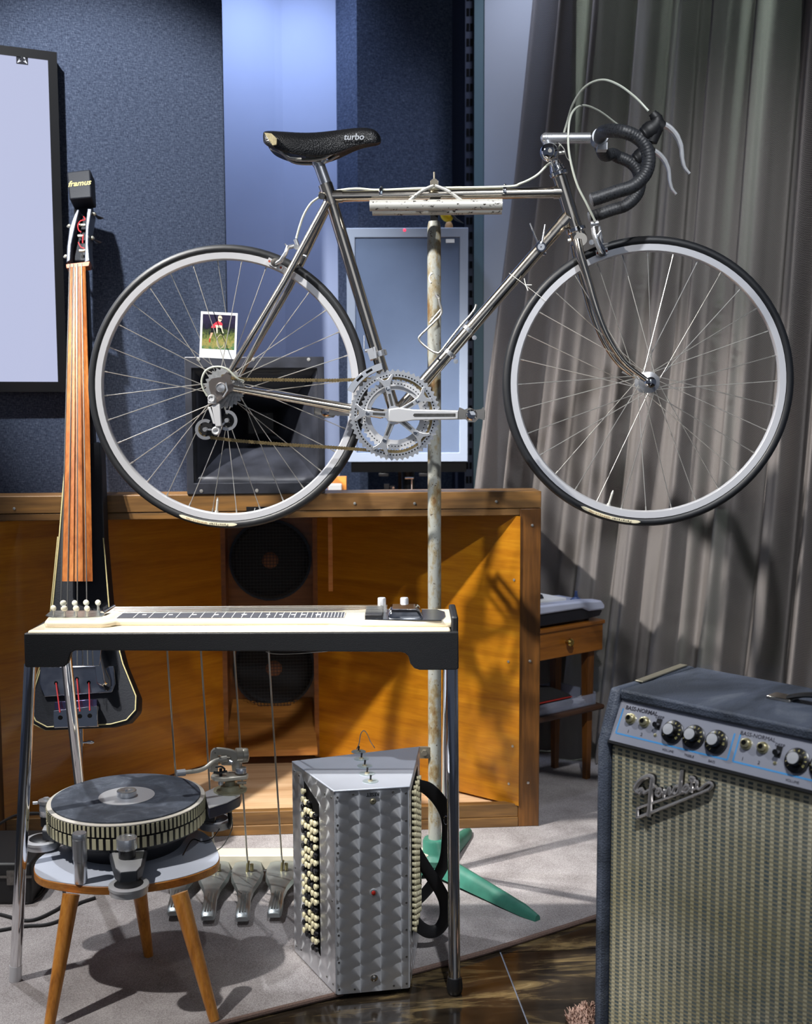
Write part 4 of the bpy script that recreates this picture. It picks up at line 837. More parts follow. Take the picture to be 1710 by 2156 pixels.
bolt = MB().lathe([(0.0045, 0.0), (0.0045, 0.002), (0.0022, 0.0022), (0.0020, 0.0008), (0, 0.0008)], (0,0,0), (0,-1,0), 12).mesh('ring_bolt'); bolt.materials.append(CHROME)
for k in range(5):
    a = math.radians(32 + 72*k); d = Vector((math.cos(a), 0, math.sin(a))); n_ = Vector((-d.z, 0, d.x)); O = cc + Vector((0, -0.007, 0))
    poly = [(10, -9), (22, -6.5), (50, -5.5), (62, -6.5), (70, -10), (80, -18), (84, -18), (84, -13), (76, -4), (76, 4), (84, 13), (84, 18), (80, 18), (70, 10), (62, 6.5), (50, 5.5), (22, 6.5), (10, 9)]
    MB().prism([(p[0]*pxm, p[1]*pxm) for p in poly], O, d, n_, (0,1,0), 0.006).build('spider_arm', ALU, cset, bevel=0.0008)
    inst('ring_bolt', bolt, cset, O + d*(57*pxm) + Vector((0, -0.0002, 0)))
    MB().prism([(20*pxm, -2.6*pxm), (46*pxm, -2.6*pxm), (46*pxm, 2.6*pxm), (20*pxm, 2.6*pxm)], O + Vector((0, -0.0003, 0)), d, n_, (0,1,0), 0.0003).build('arm_flute', DSTEEL, cset)
ce = b(984, 873, -0.066); yc = -0.070
arm = [(-12, -13), (10, -15), (40, -11), (152, -9), (160, -6), (160, 6), (152, 9.5), (40, 12), (10, 16), (-12, 13)]
MB().prism([(p[0]*pxm, p[1]*pxm) for p in arm], Vector((cc.x, yc, cc.z)), (1,0,0), (0,0,1), (0,1,0), 0.012).build('crank_arm', SATIN, cset, bevel=0.0025)
MB().prism([(p[0]*pxm, p[1]*pxm) for p in ((42, -3.5), (128, -3.5), (128, 3.5), (42, 3.5), (39, 0))], Vector((cc.x, yc-0.0004, cc.z)), (1,0,0), (0,0,1), (0,1,0), 0.0006).build('arm_flute', DSTEEL, cset)
MB().bar(bb_c + Vector((-0.005, 0.07, 0)), bb_c + Vector((-0.17, 0.07, 0.006)), 0.012, 0.022, h1=0.016).build('crank_arm', SATIN, cset)
for px, y, s_ in ((993, -0.115, 1), (693, 0.115, 1)):
    q = b(px, 873, y) if s_ and y < 0 else Vector((bb_c.x - 0.172, y, bb_c.z + 0.006))
    pd = MB().cyl(q + Vector((0, -0.045, 0)), q + Vector((0, 0.05, 0)), 0.009, n=14).lathe([(0.0, 0.008), (0.009, 0.006), (0.0125, 0.0)], q + Vector((0, -0.045, 0)), (0,-1,0), 18).build('pedal', CHROME, bike)
    for yy in (-0.036, 0.036):
        MB().prism([(-0.030, 0.006), (-0.027, 0.016), (-0.016, 0.011), (-0.004, 0.015), (0.008, 0.010), (0.022, 0.012), (0.026, 0.017), (0.030, 0.010), (0.029, -0.012), (0.016, -0.008), (0.008, -0.016), (-0.006, -0.016), (-0.014, -0.008), (-0.030, -0.010)], q + Vector((0, yy, 0)), (1,0,0), (0,0,1), (0,1,0), 0.002).build('pedal_cage', NICKEL, pd)
    for xx in (-0.029, 0.029): MB().box((q.x+xx-0.001, q.y-0.036, q.z-0.008), (q.x+xx+0.001, q.y+0.038, q.z+0.008)).build('pedal_cage', NICKEL, pd)
# cassette
kc = Vector((hub_r.x, 0, hub_r.z))
cas = MB().lathe([(0.016, 0.0), (0.016, 0.03)], kc + Vector((0, -0.052, 0)), (0,1,0), 24).build('freewheel', DSTEEL, bike)
for k, (R, tt) in enumerate(((0.0285, 14), (0.0325, 16), (0.037, 18), (0.042, 21), (0.048, 24))): gear(kc, -0.050 + k*0.0052, R, tt, 0.018, 0.002, 'sprocket', M('sprocket_steel', (178, 180, 182), 0.34, 0.75, var=0.2, scale=60), cas, 0.005)
# rear derailleur
rd_ = MB().tube([b(447, 839, -0.082), b(447, 850, -0.082)], 0.010, 14).bar(b(455, 852, -0.082), b(461, 898, -0.086), 0.019, 0.010, up=(0,1,0), w1=0.014).lathe([(0.010, 0), (0.010, 0.010), (0.0055, 0.011), (0.004, 0.006)], b(456.5, 907, -0.078), (0,-1,0), 18).lathe([(0.009, 0), (0.009, 0.010), (0.0055, 0.011), (0.004, 0.007)], b(447, 839, -0.082), (0,-1,0), 18).bar(b(441, 857, -0.078), b(452, 892, -0.080), 0.006, 0.008, up=(0,1,0)).build('rear_derailleur', SATIN, bike, bevel=0.0015)
def circ(cx, cy, r, a0, a1, n): return [(cx + r*math.cos(math.radians(a0 + (a1-a0)*i/n)), cy + r*math.sin(math.radians(a0 + (a1-a0)*i/n))) for i in range(n+1)]
for cxp, cyp, rr in ((433, 904, 14), (479, 885, 14)):
    c = b(cxp, cyp, -0.074); gear(c, -0.062, 0.0185 if cxp < 450 else 0.018, 10, 0.006, 0.004, 'jockey_wheel', BLACK, rd_, 0.004)
    k = (b(533, 885, -0.074).x - b(433, 885, -0.074).x)/100
    a0, a1 = (60, 300) if cxp < 450 else (-120, 100)
    oP = circ(0, 0, 21.5*k, a0, a1, 20); iP = circ(0, 0, 15*k, a0, a1, 20)
    MB().prism(oP + iP[::-1], c + Vector((0, -0.004, 0)), (1,0,0), (0,0,1), (0,1,0), 0.002).cyl(c + Vector((0, -0.010, 0)), c + Vector((0, 0.010, 0)), 0.005, n=12).bar(c + Vector((0,-0.003,0)), b(457, 905, -0.077), 0.004, 0.003, up=(0,1,0)).build('derailleur_cage', ALU, rd_)
# front derailleur
fd = MB().bar(b(779, 735, -0.03), b(786, 757, -0.034), 0.014, 0.016, up=(0,1,0)).bar(b(789, 732, -0.03), b(792, 756, -0.034), 0.005, 0.022, up=(0,1,0)).cyl(b(769, 739, -0.03), b(778, 738, -0.03), 0.004, n=10).tube([b(767, 735, -0.02), b(767, 706, -0.01)], 0.001, 6).lathe([(0.0155, -0.007), (0.0165, -0.006), (0.0165, 0.006), (0.0155, 0.007)], b(800, 745, 0), (b(706, 440) - bb_c), 18).build('front_derailleur', WHITE if False else ALU, bike)
oP = circ(0, 0, 113, 104, 152, 14); iP = circ(0, 0, 99, 104, 152, 14)
poly = [(x*pxm, z*pxm) for x, z in oP + iP[::-1]]
for yy in (-0.006, 0.014): MB().prism(poly, cc + Vector((0, yy, 0)), (1,0,0), (0,0,1), (0,1,0), 0.002).build('cage_plate', CHROME, fd, bevel=0.0005)
for a0, a1 in ((116, 124), (129, 138)):
    q = circ(0, 0, 109, a0, a1, 5) + circ(0, 0, 104, a0, a1, 5)[::-1]; MB().prism([(x*pxm, z*pxm) for x, z in q], cc + Vector((0, -0.0065, 0)), (1,0,0), (0,0,1), (0,1,0), 0.0005).build('cage_slot', DARK, fd)
# chain
yc_ = cc.y + 0.009; rc_ = 78*pxm
path = [b(470, 792, yc_), b(488, 796, yc_), b(520, 799, yc_), b(600, 800, yc_), b(700, 801, yc_)]
for i in range(0, 25): a = math.radians(100 - i*185/24); path.append(Vector((cc.x + rc_*math.cos(a), yc_, cc.z + rc_*math.sin(a))))
path += [b(x, y, yc_) for x, y in ((780, 948), (700, 942), (600, 936), (500, 928), (450, 922), (428, 919), (416, 909), (420, 895), (433, 889))]
D = [0.0]
for p, q in zip(path[:-1], path[1:]): D.append(D[-1] + (q - p).length)
def along(s):
    for i in range(len(D)-1):
        if D[i+1] >= s: return path[i].lerp(path[i+1], (s - D[i])/max(1e-9, D[i+1]-D[i]))
    return path[-1]
cmat = M('old_chain_steel', (150, 132, 96), 0.4, 1.0, var=0.35, scale=120)
pit = 0.0127; N = int(D[-1]/pit)
ch = MB()
for i in range(N): p = along(i*pit); ch.cyl(p + Vector((0, -0.0042, 0)), p + Vector((0, 0.0042, 0)), 0.0019, n=8)
ch = ch.build('chain', cmat, bike, label='brown-tinged roller chain')
pl_ = []
for y in (0.0030, 0.0018):
    mb = MB(); q = []
    for k in range(17):
        x = pit*k/16; e = min(x, pit-x)/pit; hgt = 0.0044 - 0.0014*math.sin(PI*min(1, e*2.0))
        q.append((x, hgt))
    q = [(-0.0035, 0.002)] + q + [(pit+0.0035, 0.002), (pit+0.0035, -0.002)] + [(x, -h) for x, h in q[::-1]] + [(-0.0035, -0.002)]
    for s_ in (-1, 1): mb.prism(q, (0, s_*y - 0.0005, 0), (1,0,0), (0,0,1), (0,1,0), 0.001)
    me = mb.mesh('chain_link'); me.materials.append(cmat); pl_.append(me)
for i in range(N-1):
    p, q = along(i*pit), along((i+1)*pit); d = (q-p).normalized(); up = d.cross(Vector((0,1,0)))*-1
    R = Matrix((d, Vector((0,1,0)), Vector((-d.z, 0, d.x)))).transposed()
    inst('chain_link', pl_[i % 2], ch, p, R)

# ------------------------------------------------------------------ polaroid held in the rear spokes
pc = b(460, 706, 0.004); u = (b(501, 660, 0.004) - b(423, 656, 0.004)).normalized(); vv = Vector((-u.z, 0, u.x))
hw_, hh_ = 0.0435, 0.0535
pol = thing('instant_photo', 'white-framed instant photo of a cyclist tucked in the rear wheel spokes', 'photograph', BF.o + BF.R @ pc, BF.yaw)
Z0 = Vector((0,0,0))
MB().prism([(-hw_,-hh_),(hw_,-hh_),(hw_,hh_),(-hw_,hh_)], Z0, u, vv, (0,1,0), 0.0012).build('card', M('photo_white', (226, 230, 236), 0.35), pol)
gm = newmat('photo_garden', (40, 60, 30), 0.3); t = NT(gm)
sx_ = t.new('ShaderNodeSeparateXYZ'); tcn = t.new('ShaderNodeTexCoord'); t.link(tcn.outputs['Object'], sx_.inputs[0])
nz = t.noise(tcn.outputs['Object'], 130, 5, 0.7); hgt = t.math('MULTIPLY_ADD', sx_.outputs[2], 12.0, t.math('MULTIPLY_ADD', nz, 0.9, 0.1))
t.link(t.ramp(hgt, [(0.12, lin((60, 110, 74))), (0.32, lin((150, 140, 84))), (0.45, lin((112, 122, 66))), (0.62, lin((60, 74, 44))), (0.74, lin((24, 24, 38))), (0.95, lin((40, 36, 60)))]), t.b.inputs['Base Color'])
pw = 0.0385
MB().prism([(-pw, -0.0325), (pw, -0.0325), (pw, 0.0475), (-pw, 0.0475)], Vector((0,-0.0002,0)), u, vv, (0,1,0), 0.0003).build('picture', gm, pol)
def blob(nm, col, poly, k=1):
    MB().prism([((x-840)/1190*0.077, (845-y)/1190*0.077 + 0.0075) for x, y in poly], Vector((0, -0.0003 - 0.0001*k, 0)), u, vv, (0,1,0), 0.0001).build(nm, M(nm, col, 0.35), pol)
blob('print_jersey', (206, 62, 78), [(700,520),(790,450),(900,480),(960,520),(980,600),(740,610),(740,680),(680,720),(560,700),(600,600)])
blob('print_sleeve', (222, 214, 190), [(700,600),(960,600),(990,780),(1040,880),(990,870),(930,700),(800,680),(810,880),(770,900),(740,660)], 2)
blob('print_head', (226, 200, 178), [(800,300),(850,250),(930,270),(960,340),(940,420),(880,490),(810,440)], 2)
blob('print_glasses', (26, 28, 26), [(825,345),(950,360),(940,395),(830,375)], 3)
blob('print_shorts', (24, 22, 28), [(560,710),(740,700),(720,760),(660,800),(640,880),(560,870)], 2)
blob('print_leg', (214, 168, 140), [(560,880),(640,880),(570,1080),(510,1090)], 2)
blob('print_sock', (190, 60, 50), [(510,1090),(555,1090),(545,1230),(500,1220)], 3)
E5 = circ(0, 0, 1, 0, 360, 28)[:-1]
MB().ring([((930-840+150*x)/1190*0.077, (845-1180+250*z)/1190*0.077+0.0075) for x, z in E5], [((930-840+132*x)/1190*0.077, (845-1180+232*z)/1190*0.077+0.0075) for x, z in E5], Vector((0,-0.0005,0)), u, vv, (0,1,0), 0.0001).build('print_wheel', M('print_wheel', (206, 190, 168), 0.4), pol)

# ------------------------------------------------------------------ repair stand
PYd = 2.86; pol0 = atY(914.8, 1000, PYd); px_ = pol0.x
std = thing('repair_stand', 'weathered grey pole stand on green cast feet holding up the bicycle', 'stand', (px_, PYd, RZ))
polem = newmat('weathered_grey_pole', (150, 152, 146), 0.5, 0.0); t = NT(polem)
n1 = t.noise(t.coord((1,1,0.5)), 26, 5, 0.7); n2 = t.noise(t.coord(), 170, 3, 0.6)
rr = t.ramp(n1, [(0.46, lin((148, 150, 144))), (0.56, lin((132, 120, 92))), (0.66, lin((108, 80, 46)))])
mx_ = t.new('ShaderNodeMix', data_type='RGBA'); t.link(t.ramp(n2, [(0.30, (1,1,1,1)), (0.36, (0,0,0,1))]), mx_.inputs[0]); t.link(rr, mx_.inputs[6]); mx_.inputs[7].default_value = lin((60, 42, 28))
t.link(mx_.outputs[2], t.b.inputs['Base Color'])
zt_ = atY(913, 466, PYd).z; zc_ = atY(913, 446, PYd).z; zcol = atY(914, 1775, PYd).z
MB().tube([(px_, PYd, 0.09), (px_, PYd, zt_-0.03), (px_, PYd, zt_-0.012), (px_, PYd, zt_)], [0.0162, 0.0162, 0.0155, 0.013], 24).build('pole', polem, std, world=True)
MB().box((px_-0.009, PYd-0.006, zt_-0.01), (px_+0.009, PYd+0.006, zc_+0.03)).build('neck', BLACK, std, world=True)
grn = M('green_cast_iron', (52, 112, 96), 0.45, var=0.18, scale=25, rvar=0.2)
hub_ = MB().lathe([(0.0, 0.03), (0.036, 0.03), (0.040, 0.045), (0.034, 0.055), (0.030, 0.062), (0.030, 0.086), (0.027, 0.092), (0.018, 0.092)], (px_, PYd, RZ), (0,0,1), 28).build('foot_hub', grn, std, world=True)
for tip in (flo(1122, 1934, RZ), flo(985, 1758, RZ), Vector((px_-0.27, PYd-0.06, RZ))):
    d = Vector((tip.x - px_, tip.y - PYd, 0)); L_ = d.length; d.normalize(); s_ = d.cross(Vector((0,0,1)))
    rings = []
    for k in range(9):
        q = k/8; w_ = 0.027*(1-q) + 0.0145*q; hz_ = 0.060*(1-q) + 0.020*q
        if k == 8: w_ *= 0.6; hz_ *= 0.7
        c = Vector((px_, PYd, RZ)) + d*(0.015 + (L_-0.0)*q)
        rings.append([c + s_*(w_*math.cos(a)) + Vector((0,0, max(0.0, hz_*math.sin(a)) + (0.012*(1-q) if math.sin(a) < 0.01 else 0))) for a in [PI*j/8 for j in range(9)]])
    MB().loft(rings, True, True).build('foot', grn, std, world=True, ang=60)
mk = [(914 - 9*math.cos(a_)*0.9 - 2, 587 - 11*math.sin(a_)) for a_ in [math.radians(-60 + 20*i) for i in range(8)]]
MB().tube([Vector((atY(x, y, PYd).x, PYd - math.sqrt(max(1e-8, 0.0163**2 - (atY(x, y, PYd).x - px_)**2)), atY(x, y, PYd).z)) for x, y in mk], 0.0018, 6).build('paint_mark', WHITE, std, world=True)
q = atY(892, 1585, PYd-0.014); MB().box((q.x-0.012, PYd-0.012, q.z-0.015), (px_-0.012, PYd-0.002, q.z+0.013)).cyl((q.x+0.002, PYd-0.018, q.z), (q.x+0.002, PYd-0.01, q.z), 0.0075, n=6).build('lug', M('old_zinc', (156, 150, 136), 0.4, 0.8), std, world=True)
W_ = lambda p: BF.o + BF.R @ p
pipm = newmat('scuffed_silver_paint', (176, 176, 172), 0.35, 0.3); t = NT(pipm); n2 = t.noise(t.coord((0.6,1,1)), 120, 4, 0.7)
t.link(t.ramp(n2, [(0.37, lin((40, 34, 28))), (0.41, lin((176, 176, 172)))]), t.b.inputs['Base Color'])
for y in (-0.034, 0.034):
    MB().cyl(W_(b(779, 433, y)) if y < 0 else W_(Vector((b(779, 433, -y).x, y, b(779, 433, -y).z))), W_(b(1058, 430.5, y)) if y < 0 else W_(Vector((b(1058, 430, -y).x, y, b(1058, 430, -y).z))), 0.0125, n=20).build('clamp_pipe', pipm, std, world=True)
    for xs_, xe in ((862, 913), (972, 916)):
        f_ = lambda x, z_: W_(Vector((b(x, z_, -0.036).x, y*0.95, b(x, z_, -0.036).z)))
        MB().tube(catmull([f_(xs_, 422), f_((xs_+xe)/2, 402), f_(xe, 390)], 4), 0.004, 8).build('clamp_arm', pipm, std, world=True)
MB().cyl(W_(b(914.5, 384, -0.036)), W_(b(914.5, 384, 0.036)), 0.0085, n=14).cyl(W_(b(914.5, 392, 0)), W_(b(914.5, 362, 0)), 0.0022, n=8).box(W_(b(906, 395, 0)) - Vector((0,0.006,0)), W_(b(923, 381, 0)) + Vector((0,0.006,0))).build('clamp_peak', M('old_zinc', (156, 150, 136), 0.4, 0.8), std, world=True)
q0 = W_(b(914, 434, -0.034)); MB().box((px_-0.012, q0.y, zc_+0.0), (px_+0.012, PYd+0.006, zc_+0.008)).build('clamp_bridge', BLACK, std, world=True)
tw = MB().tube([W_(b(1072, 575, -0.016)), W_(b(1098, 594, -0.014))], 0.0007, 5).tube([W_(b(1098, 594, -0.014)), W_(b(1150, 634, -0.012))], 0.0006, 5)
for q in ((1120, 600), (1112, 612), (1104, 586)): tw.tube([W_(b(1107, 600, -0.014)), W_(b(*q, -0.016))], 0.0012, 5)
two = tag(tw.build('tie_string', M('white_string', (214, 214, 208), 0.8)), 'thin white string tied from the down tube to the front tyre', 'string')
# ------------------------------------------------------------------ pedal steel guitar
GY = 2.29; gp = lambda px, py, y=0.0: GF.at(px, py, y)
GF = Frame((-0.3, GY, RZ), 0.0)
gtr = fthing('pedal_steel_guitar', 'cream-topped pedal steel guitar in a black frame on chrome legs', 'steel guitar', GF)
crackle = M('black_crackle_paint', (20, 21, 24), 0.5, bump=0.35, bscale=600)
out = [(50, 1334), (965.5, 1331), (966, 1408), (960, 1410.5), (884, 1411), (872, 1407), (864, 1397), (860, 1382), (853, 1375), (843, 1373), (170, 1369.5), (158, 1370), (149, 1375), (146, 1386), (143, 1397), (135, 1404), (124, 1405.5), (56, 1405.5), (52, 1403)]
GD = 0.17
def pan(y, nm='frame_panel'): MB().prism([(gp(x, z, 0).x, gp(x, z, 0).z) for x, z in out], (0, y, 0), (1,0,0), (0,0,1), (0,1,0), 0.014).build(nm, crackle, gtr, bevel=0.002)
pan(0.0); pan(GD - 0.014)
xl, xr_, ztp = gp(50, 1334).x, gp(966, 1331).x, gp(500, 1332).z
zlo = gp(100, 1404).z
for x0, x1 in ((xl, xl+0.014), (xr_-0.014, xr_)): MB().box((x0, 0.014, zlo), (x1, GD-0.014, ztp + (0.028 if x0 > 0 else 0.0))).build('end_panel', crackle, gtr, bevel=0.004)
MB().box((xl+0.014, 0.014, ztp-0.02), (xr_-0.014, GD-0.014, ztp-0.006)).build('under_tray', DARK, gtr)
zd = ztp + 0.006; z_t = 0.752 - RZ
deck = MB().prism([(xl+0.006, 0.002), (xr_-0.016, 0.002), (xr_-0.016, GD), (xl+0.02, GD)], (0, 0, ztp-0.004), (1,0,0), (0,1,0), (0,0,1), 0.009).build('deck', CREAM, gtr, bevel=0.005)
zdt = ztp + 0.005; gz = lambda px, y: GF.at(px, 1300, y).x
plan = [(gz(92, 0.03), 0.03), (gz(215, 0.03), 0.028), (gz(232, 0.035), 0.034), (gz(247, 0.048), 0.048), (gz(690, 0.048), 0.048), (gz(730, 0.04), 0.036), (gz(760, 0.03), 0.026), (gz(955, 0.02), 0.022), (gz(956, 0.15), 0.152), (gz(880, 0.15), 0.158), (gz(790, 0.15), 0.158), (gz(740, 0.14), 0.148), (gz(700, 0.13), 0.135), (gz(255, 0.13), 0.135), (gz(240, 0.14), 0.15), (gz(110, 0.15), 0.152)]
body = MB().prism(plan, (0, 0, zdt-0.002), (1,0,0), (0,1,0), (0,0,1), z_t - zdt + 0.002).build('guitar_body', CREAM, gtr, bevel=0.006)
# tuner pan, tuners
zt2 = z_t + 0.0004; G = lambda px, py, h=0.0: GF.z(px, py, z_t + h)
def flat(nm, pxs, h0, h1, mat, par, bev=0): P = [G(x, y, h0) for x, y in pxs]; return MB().prism([(p.x, p.y) for p in P], (0,0,z_t+h0), (1,0,0), (0,1,0), (0,0,1), h1-h0).build(nm, mat, par, bevel=bev)
pan_ = flat('tuner_pan', [(96, 1297), (108, 1287), (228, 1287), (214, 1299), (180, 1301), (110, 1301)], 0.0, 0.0015, M('pan_steel', (150, 156, 156), 0.3, 0.9, var=0.35, scale=60), body)
pearl = M('pearl_button', (212, 208, 190), 0.3, coat=0.4, var=0.08, scale=60)
for px, py, bx_ in ((113, 1299, 0), (136, 1300, 0), (161, 1300, 0), (184, 1300, 0), (134, 1288, 1), (158, 1288, 1), (182, 1287, 1), (207, 1287, 1)):
    p = G(px, py, 0.0); tu = MB().cyl((p.x, p.y, z_t), (p.x, p.y, z_t+0.013), 0.0025, n=8).build('tuner', STEEL, body)
    MB().ball((p.x, p.y, z_t + 0.018), (0.0068, 0.0035, 0.0062), 14, 8, R=Matrix.Rotation(random.uniform(-0.5, 0.5), 3, 'Z')).build('tuner_button', pearl, tu)
p0 = G(228, 1296); p1 = G(240, 1284); MB().cyl((p0.x-0.012, p0.y-0.002, z_t+0.004), (p1.x, p1.y, z_t+0.006), 0.005, n=14).build('roller_nut', CHROME, body)
# fretboard
fbd = flat('fretboard', [(246, 1302), (724, 1301), (727, 1290), (262, 1289)], 0.0, 0.0012, M('fret_grey', (66, 69, 78), 0.4), body)
A0, A1, B0, B1 = G(246, 1302), G(724, 1301), G(262, 1289), G(727, 1290)
wl_ = M('fret_white', (226, 228, 226), 0.4)
xs_f = [256, 290, 322, 352, 378, 405, 428, 452, 473, 493, 513, 532, 549, 566, 581, 596, 610, 622, 634, 646, 657, 667, 675, 683, 690, 697, 704, 711, 718, 724]
for x in xs_f:
    q = (x-256)/(724-256); a = A0.lerp(A1, q); c = B0.lerp(B1, q); MB().bar(Vector((a.x, a.y, z_t+0.0013)), Vector((c.x, c.y, z_t+0.0013)), 0.0012, 0.0006).build('fret', wl_, fbd)
for x in (306, 361, 411, 457, 565, 592, 617, 639):
    q = (x-256)/(724-256); c = A0.lerp(A1, q).lerp(B0.lerp(B1, q), 0.5); MB().box((c.x-0.004, c.y-0.004, z_t+0.001), (c.x+0.004, c.y+0.004, z_t+0.0016)).build('inlay', wl_, fbd)
for x in (515, 669):
    q = (x-256)/(724-256); c = A0.lerp(A1, q).lerp(B0.lerp(B1, q), 0.5); MB().lathe([(0.0055, 0), (0.0055, 0.0008), (0, 0.0008)], (c.x, c.y, z_t+0.001), (0,0,1), 14).build('inlay', wl_, fbd)
for i in range(8):
    q = i/7; a = Vector((G(232, 1296).x, 0.060 + 0.068*q, z_t+0.0105)); c = Vector((gz(815, 0.08), 0.056 + 0.075*q, z_t+0.0115)); rod('string', a, c, 0.00045, STEEL, body)
# pickup, bridge cover, control plate and knobs
cp = flat('control_plate', [(768, 1305), (930, 1307), (938, 1299), (936, 1289), (920, 1284), (800, 1284)], 0.0, 0.0014, M('plate_steel', (176, 180, 186), 0.22, 1.0, rvar=0.2, scale=50), body)
a = gz(768, 0.03); c = gz(806, 0.03)
MB().box((a, 0.036, z_t), (c, 0.130, z_t+0.010)).build('pickup', M('pickup_dark', (46, 46, 48), 0.4, 0.3), body, bevel=0.002)
x0, x1 = gz(820, 0.05), gz(890, 0.05)
MB().hexa([Vector(p) for p in ((x0-0.004, 0.030, z_t), (x1+0.004, 0.030, z_t), (x1+0.002, 0.12, z_t), (x0-0.002, 0.12, z_t), (x0, 0.040, z_t+0.019), (x1-0.008, 0.040, z_t+0.019), (x1-0.008, 0.11, z_t+0.019), (x0, 0.11, z_t+0.019))]).build('bridge_cover', CHROME, body, bevel=0.006)
for px in (804, 851.5):
    kx = GF.at(px, 1275, 0.138).x
    kn = MB().lathe([(0.0, 0.026), (0.0075, 0.026), (0.0085, 0.0245), (0.0088, 0.006), (0.0092, 0.0)], (kx, 0.140, z_t), (0,0,1), 24).build('control_knob', SATIN, body)
# legs
def leg(top, bot, r, nm='leg', mat=CHROME): return MB().tube([top, bot], r, 20).build(nm, mat, gtr)
lf_b = GF.loc(flo(32, 2064, RZ)); lf_t = gp(64, 1400, 0.03); lf_t.z = zlo
lg = leg(lf_t, lf_b + (lf_t-lf_b)*0.05, 0.0118)
MB().tube([lf_b + (lf_t-lf_b)*0.05, lf_b], 0.0124, 20).build('leg_tip', SATIN, lg)
rf_b = GF.loc(flo(957.5, 2092, 0.0)); rf_b.z = -RZ; rf_t = gp(952, 1408, 0.03); rf_t.z = zlo
lg = leg(rf_t, rf_b + (rf_t-rf_b)*0.035, 0.0118)
MB().lathe([(0.012, 0.0), (0.0145, 0.003), (0.0165, 0.012), (0.0150, 0.030), (0.0145, 0.034)], rf_b, (rf_t-rf_b), 20).build('rubber_foot', BLACK, lg)
lb_t = GF.at(139, 1400, GD-0.03); lb_t.z = zlo; lb_b = GF.loc(flo(186, 1836, RZ)); leg(lb_t, lb_b, 0.0115)
rb_t = GF.at(944, 1400, GD-0.03); rb_t.z = zlo; rb_b = GF.loc(flo(938, 1838, RZ)); leg(rb_t, rb_b, 0.0115)
# pedal rail, pedals and pull rods
pr0 = lb_b + Vector((0.012, -0.02, 0)); pr1 = rb_b + Vector((-0.012, -0.02, 0)); zr0, zr1 = 0.022, 0.060
railm = M('cream_rail', (206, 200, 182), 0.4)
ry = (pr0.y + pr1.y)/2
MB().box((pr0.x, ry-0.02, zr0), (pr1.x, ry+0.03, zr1)).build('pedal_rail', railm, gtr, bevel=0.003)
pedm = M('pedal_chrome', (176, 182, 182), 0.36, 0.9, rvar=0.2, scale=60)
for px, top_px, tip in ((386, 350.5, (366, 1928)), (455, 421.5, (437, 1938)), (523, 491.5, (510, 1940)), (597, 563.5, (577, 1932))):
    hp = GF.at(px, 1850, ry - 0.022); hp.z = 0.030; tp = GF.loc(flo(*tip, RZ + 0.012)); tp.z = 0.010
    d = (tp - hp); d.z = 0; L_ = d.length; d.normalize(); s_ = Vector((-d.y, d.x, 0)); rings = []
    for q, w_, h_ in ((0, 0.034, 0.014), (0.15, 0.040, 0.016), (0.3, 0.036, 0.016), (0.5, 0.020, 0.014), (0.65, 0.015, 0.014), (0.85, 0.0165, 0.016), (0.97, 0.016, 0.015), (1.0, 0.013, 0.010)):
        c = hp.lerp(tp, q); c.z = 0.012 + 0.020*(1-q)
        rings.append([c - s_*w_, c - s_*w_*0.92 + Vector((0,0,h_*0.8)), c - s_*w_*0.6 + Vector((0,0,h_)), c + s_*w_*0.6 + Vector((0,0,h_)), c + s_*w_*0.92 + Vector((0,0,h_*0.8)), c + s_*w_])
    pe = MB().loft(rings).build('pedal', pedm, gtr, ang=45)
    for w_ in (-0.006, 0.0, 0.006):
        a = hp.lerp(tp, 0.62) + s_*w_; c = hp.lerp(tp, 0.96) + s_*w_; a.z = 0.012+0.020*0.38+0.0155; c.z = 0.012+0.0008+0.0165; MB().tube([a, c], 0.0018, 6).build('grip_rib', pedm, pe)
    hk = hp.lerp(tp, 0.22); hk.z = 0.048
    MB().cyl(hk - Vector((0,0,0.01)), hk + Vector((0.004,0,0.022)), 0.0038, n=8).cyl(hk + s_*0.012 + Vector((0,0,-0.002)), hk + s_*0.012 + Vector((0,0,0.014)), 0.0045, n=10).build('rod_hook', M('brass_dull', (150, 140, 104), 0.4, 0.9), pe)
    tpv = GF.at(top_px, 1374, GD*0.45); tpv.z = ztp - 0.012
    rod('pull_rod', hk + Vector((0.002, 0, 0.016)), tpv, 0.0021, M('grey_rod', (150, 146, 138), 0.4, 0.8), gtr, 8)
MB().tube(catmull([GF.at(x, y, 0.05) for x, y in ((560, 1372), (575, 1376), (600, 1377), (640, 1375), (690, 1371))], 4), 0.001, 6).build('loose_wire', STEEL, gtr)

# ------------------------------------------------------------------ three-legged stool
ZS = 0.252
sc = flo(268, 1800, ZS)
sto = thing('stool', 'low three-legged stool with grey-white rounded seat and wooden legs', 'stool', (sc.x, sc.y, RZ))
sp0 = [flo(x, y, ZS) for x, y in ((71, 1826), (82, 1806), (118, 1786), (200, 1758), (320, 1740), (404, 1745), (437, 1758), (459, 1790), (461, 1812), (440, 1828), (380, 1848), (300, 1862), (200, 1866), (110, 1855), (78, 1843))]
sp1 = catmull(sp0, 5, True); pol_ = [(p.x, p.y) for p in sp1]
edgew = wood('stool_edge', (130, 76, 24), (176, 112, 44), (198, 138, 66), 'x', 1, 0.45, 0.2, 6)
MB().prism(pol_, (0,0,ZS-0.018), (1,0,0), (0,1,0), (0,0,1), 0.017).build('seat', edgew, sto, bevel=0.002, world=True)
MB().prism([(sc.x + (x-sc.x)*0.992, sc.y + (y-sc.y)*0.992) for x, y in pol_], (0,0,ZS-0.001), (1,0,0), (0,1,0), (0,0,1), 0.0012).build('seat_laminate', M('grey_laminate', (190, 196, 210), 0.3, var=0.03, scale=10), sto, world=True)
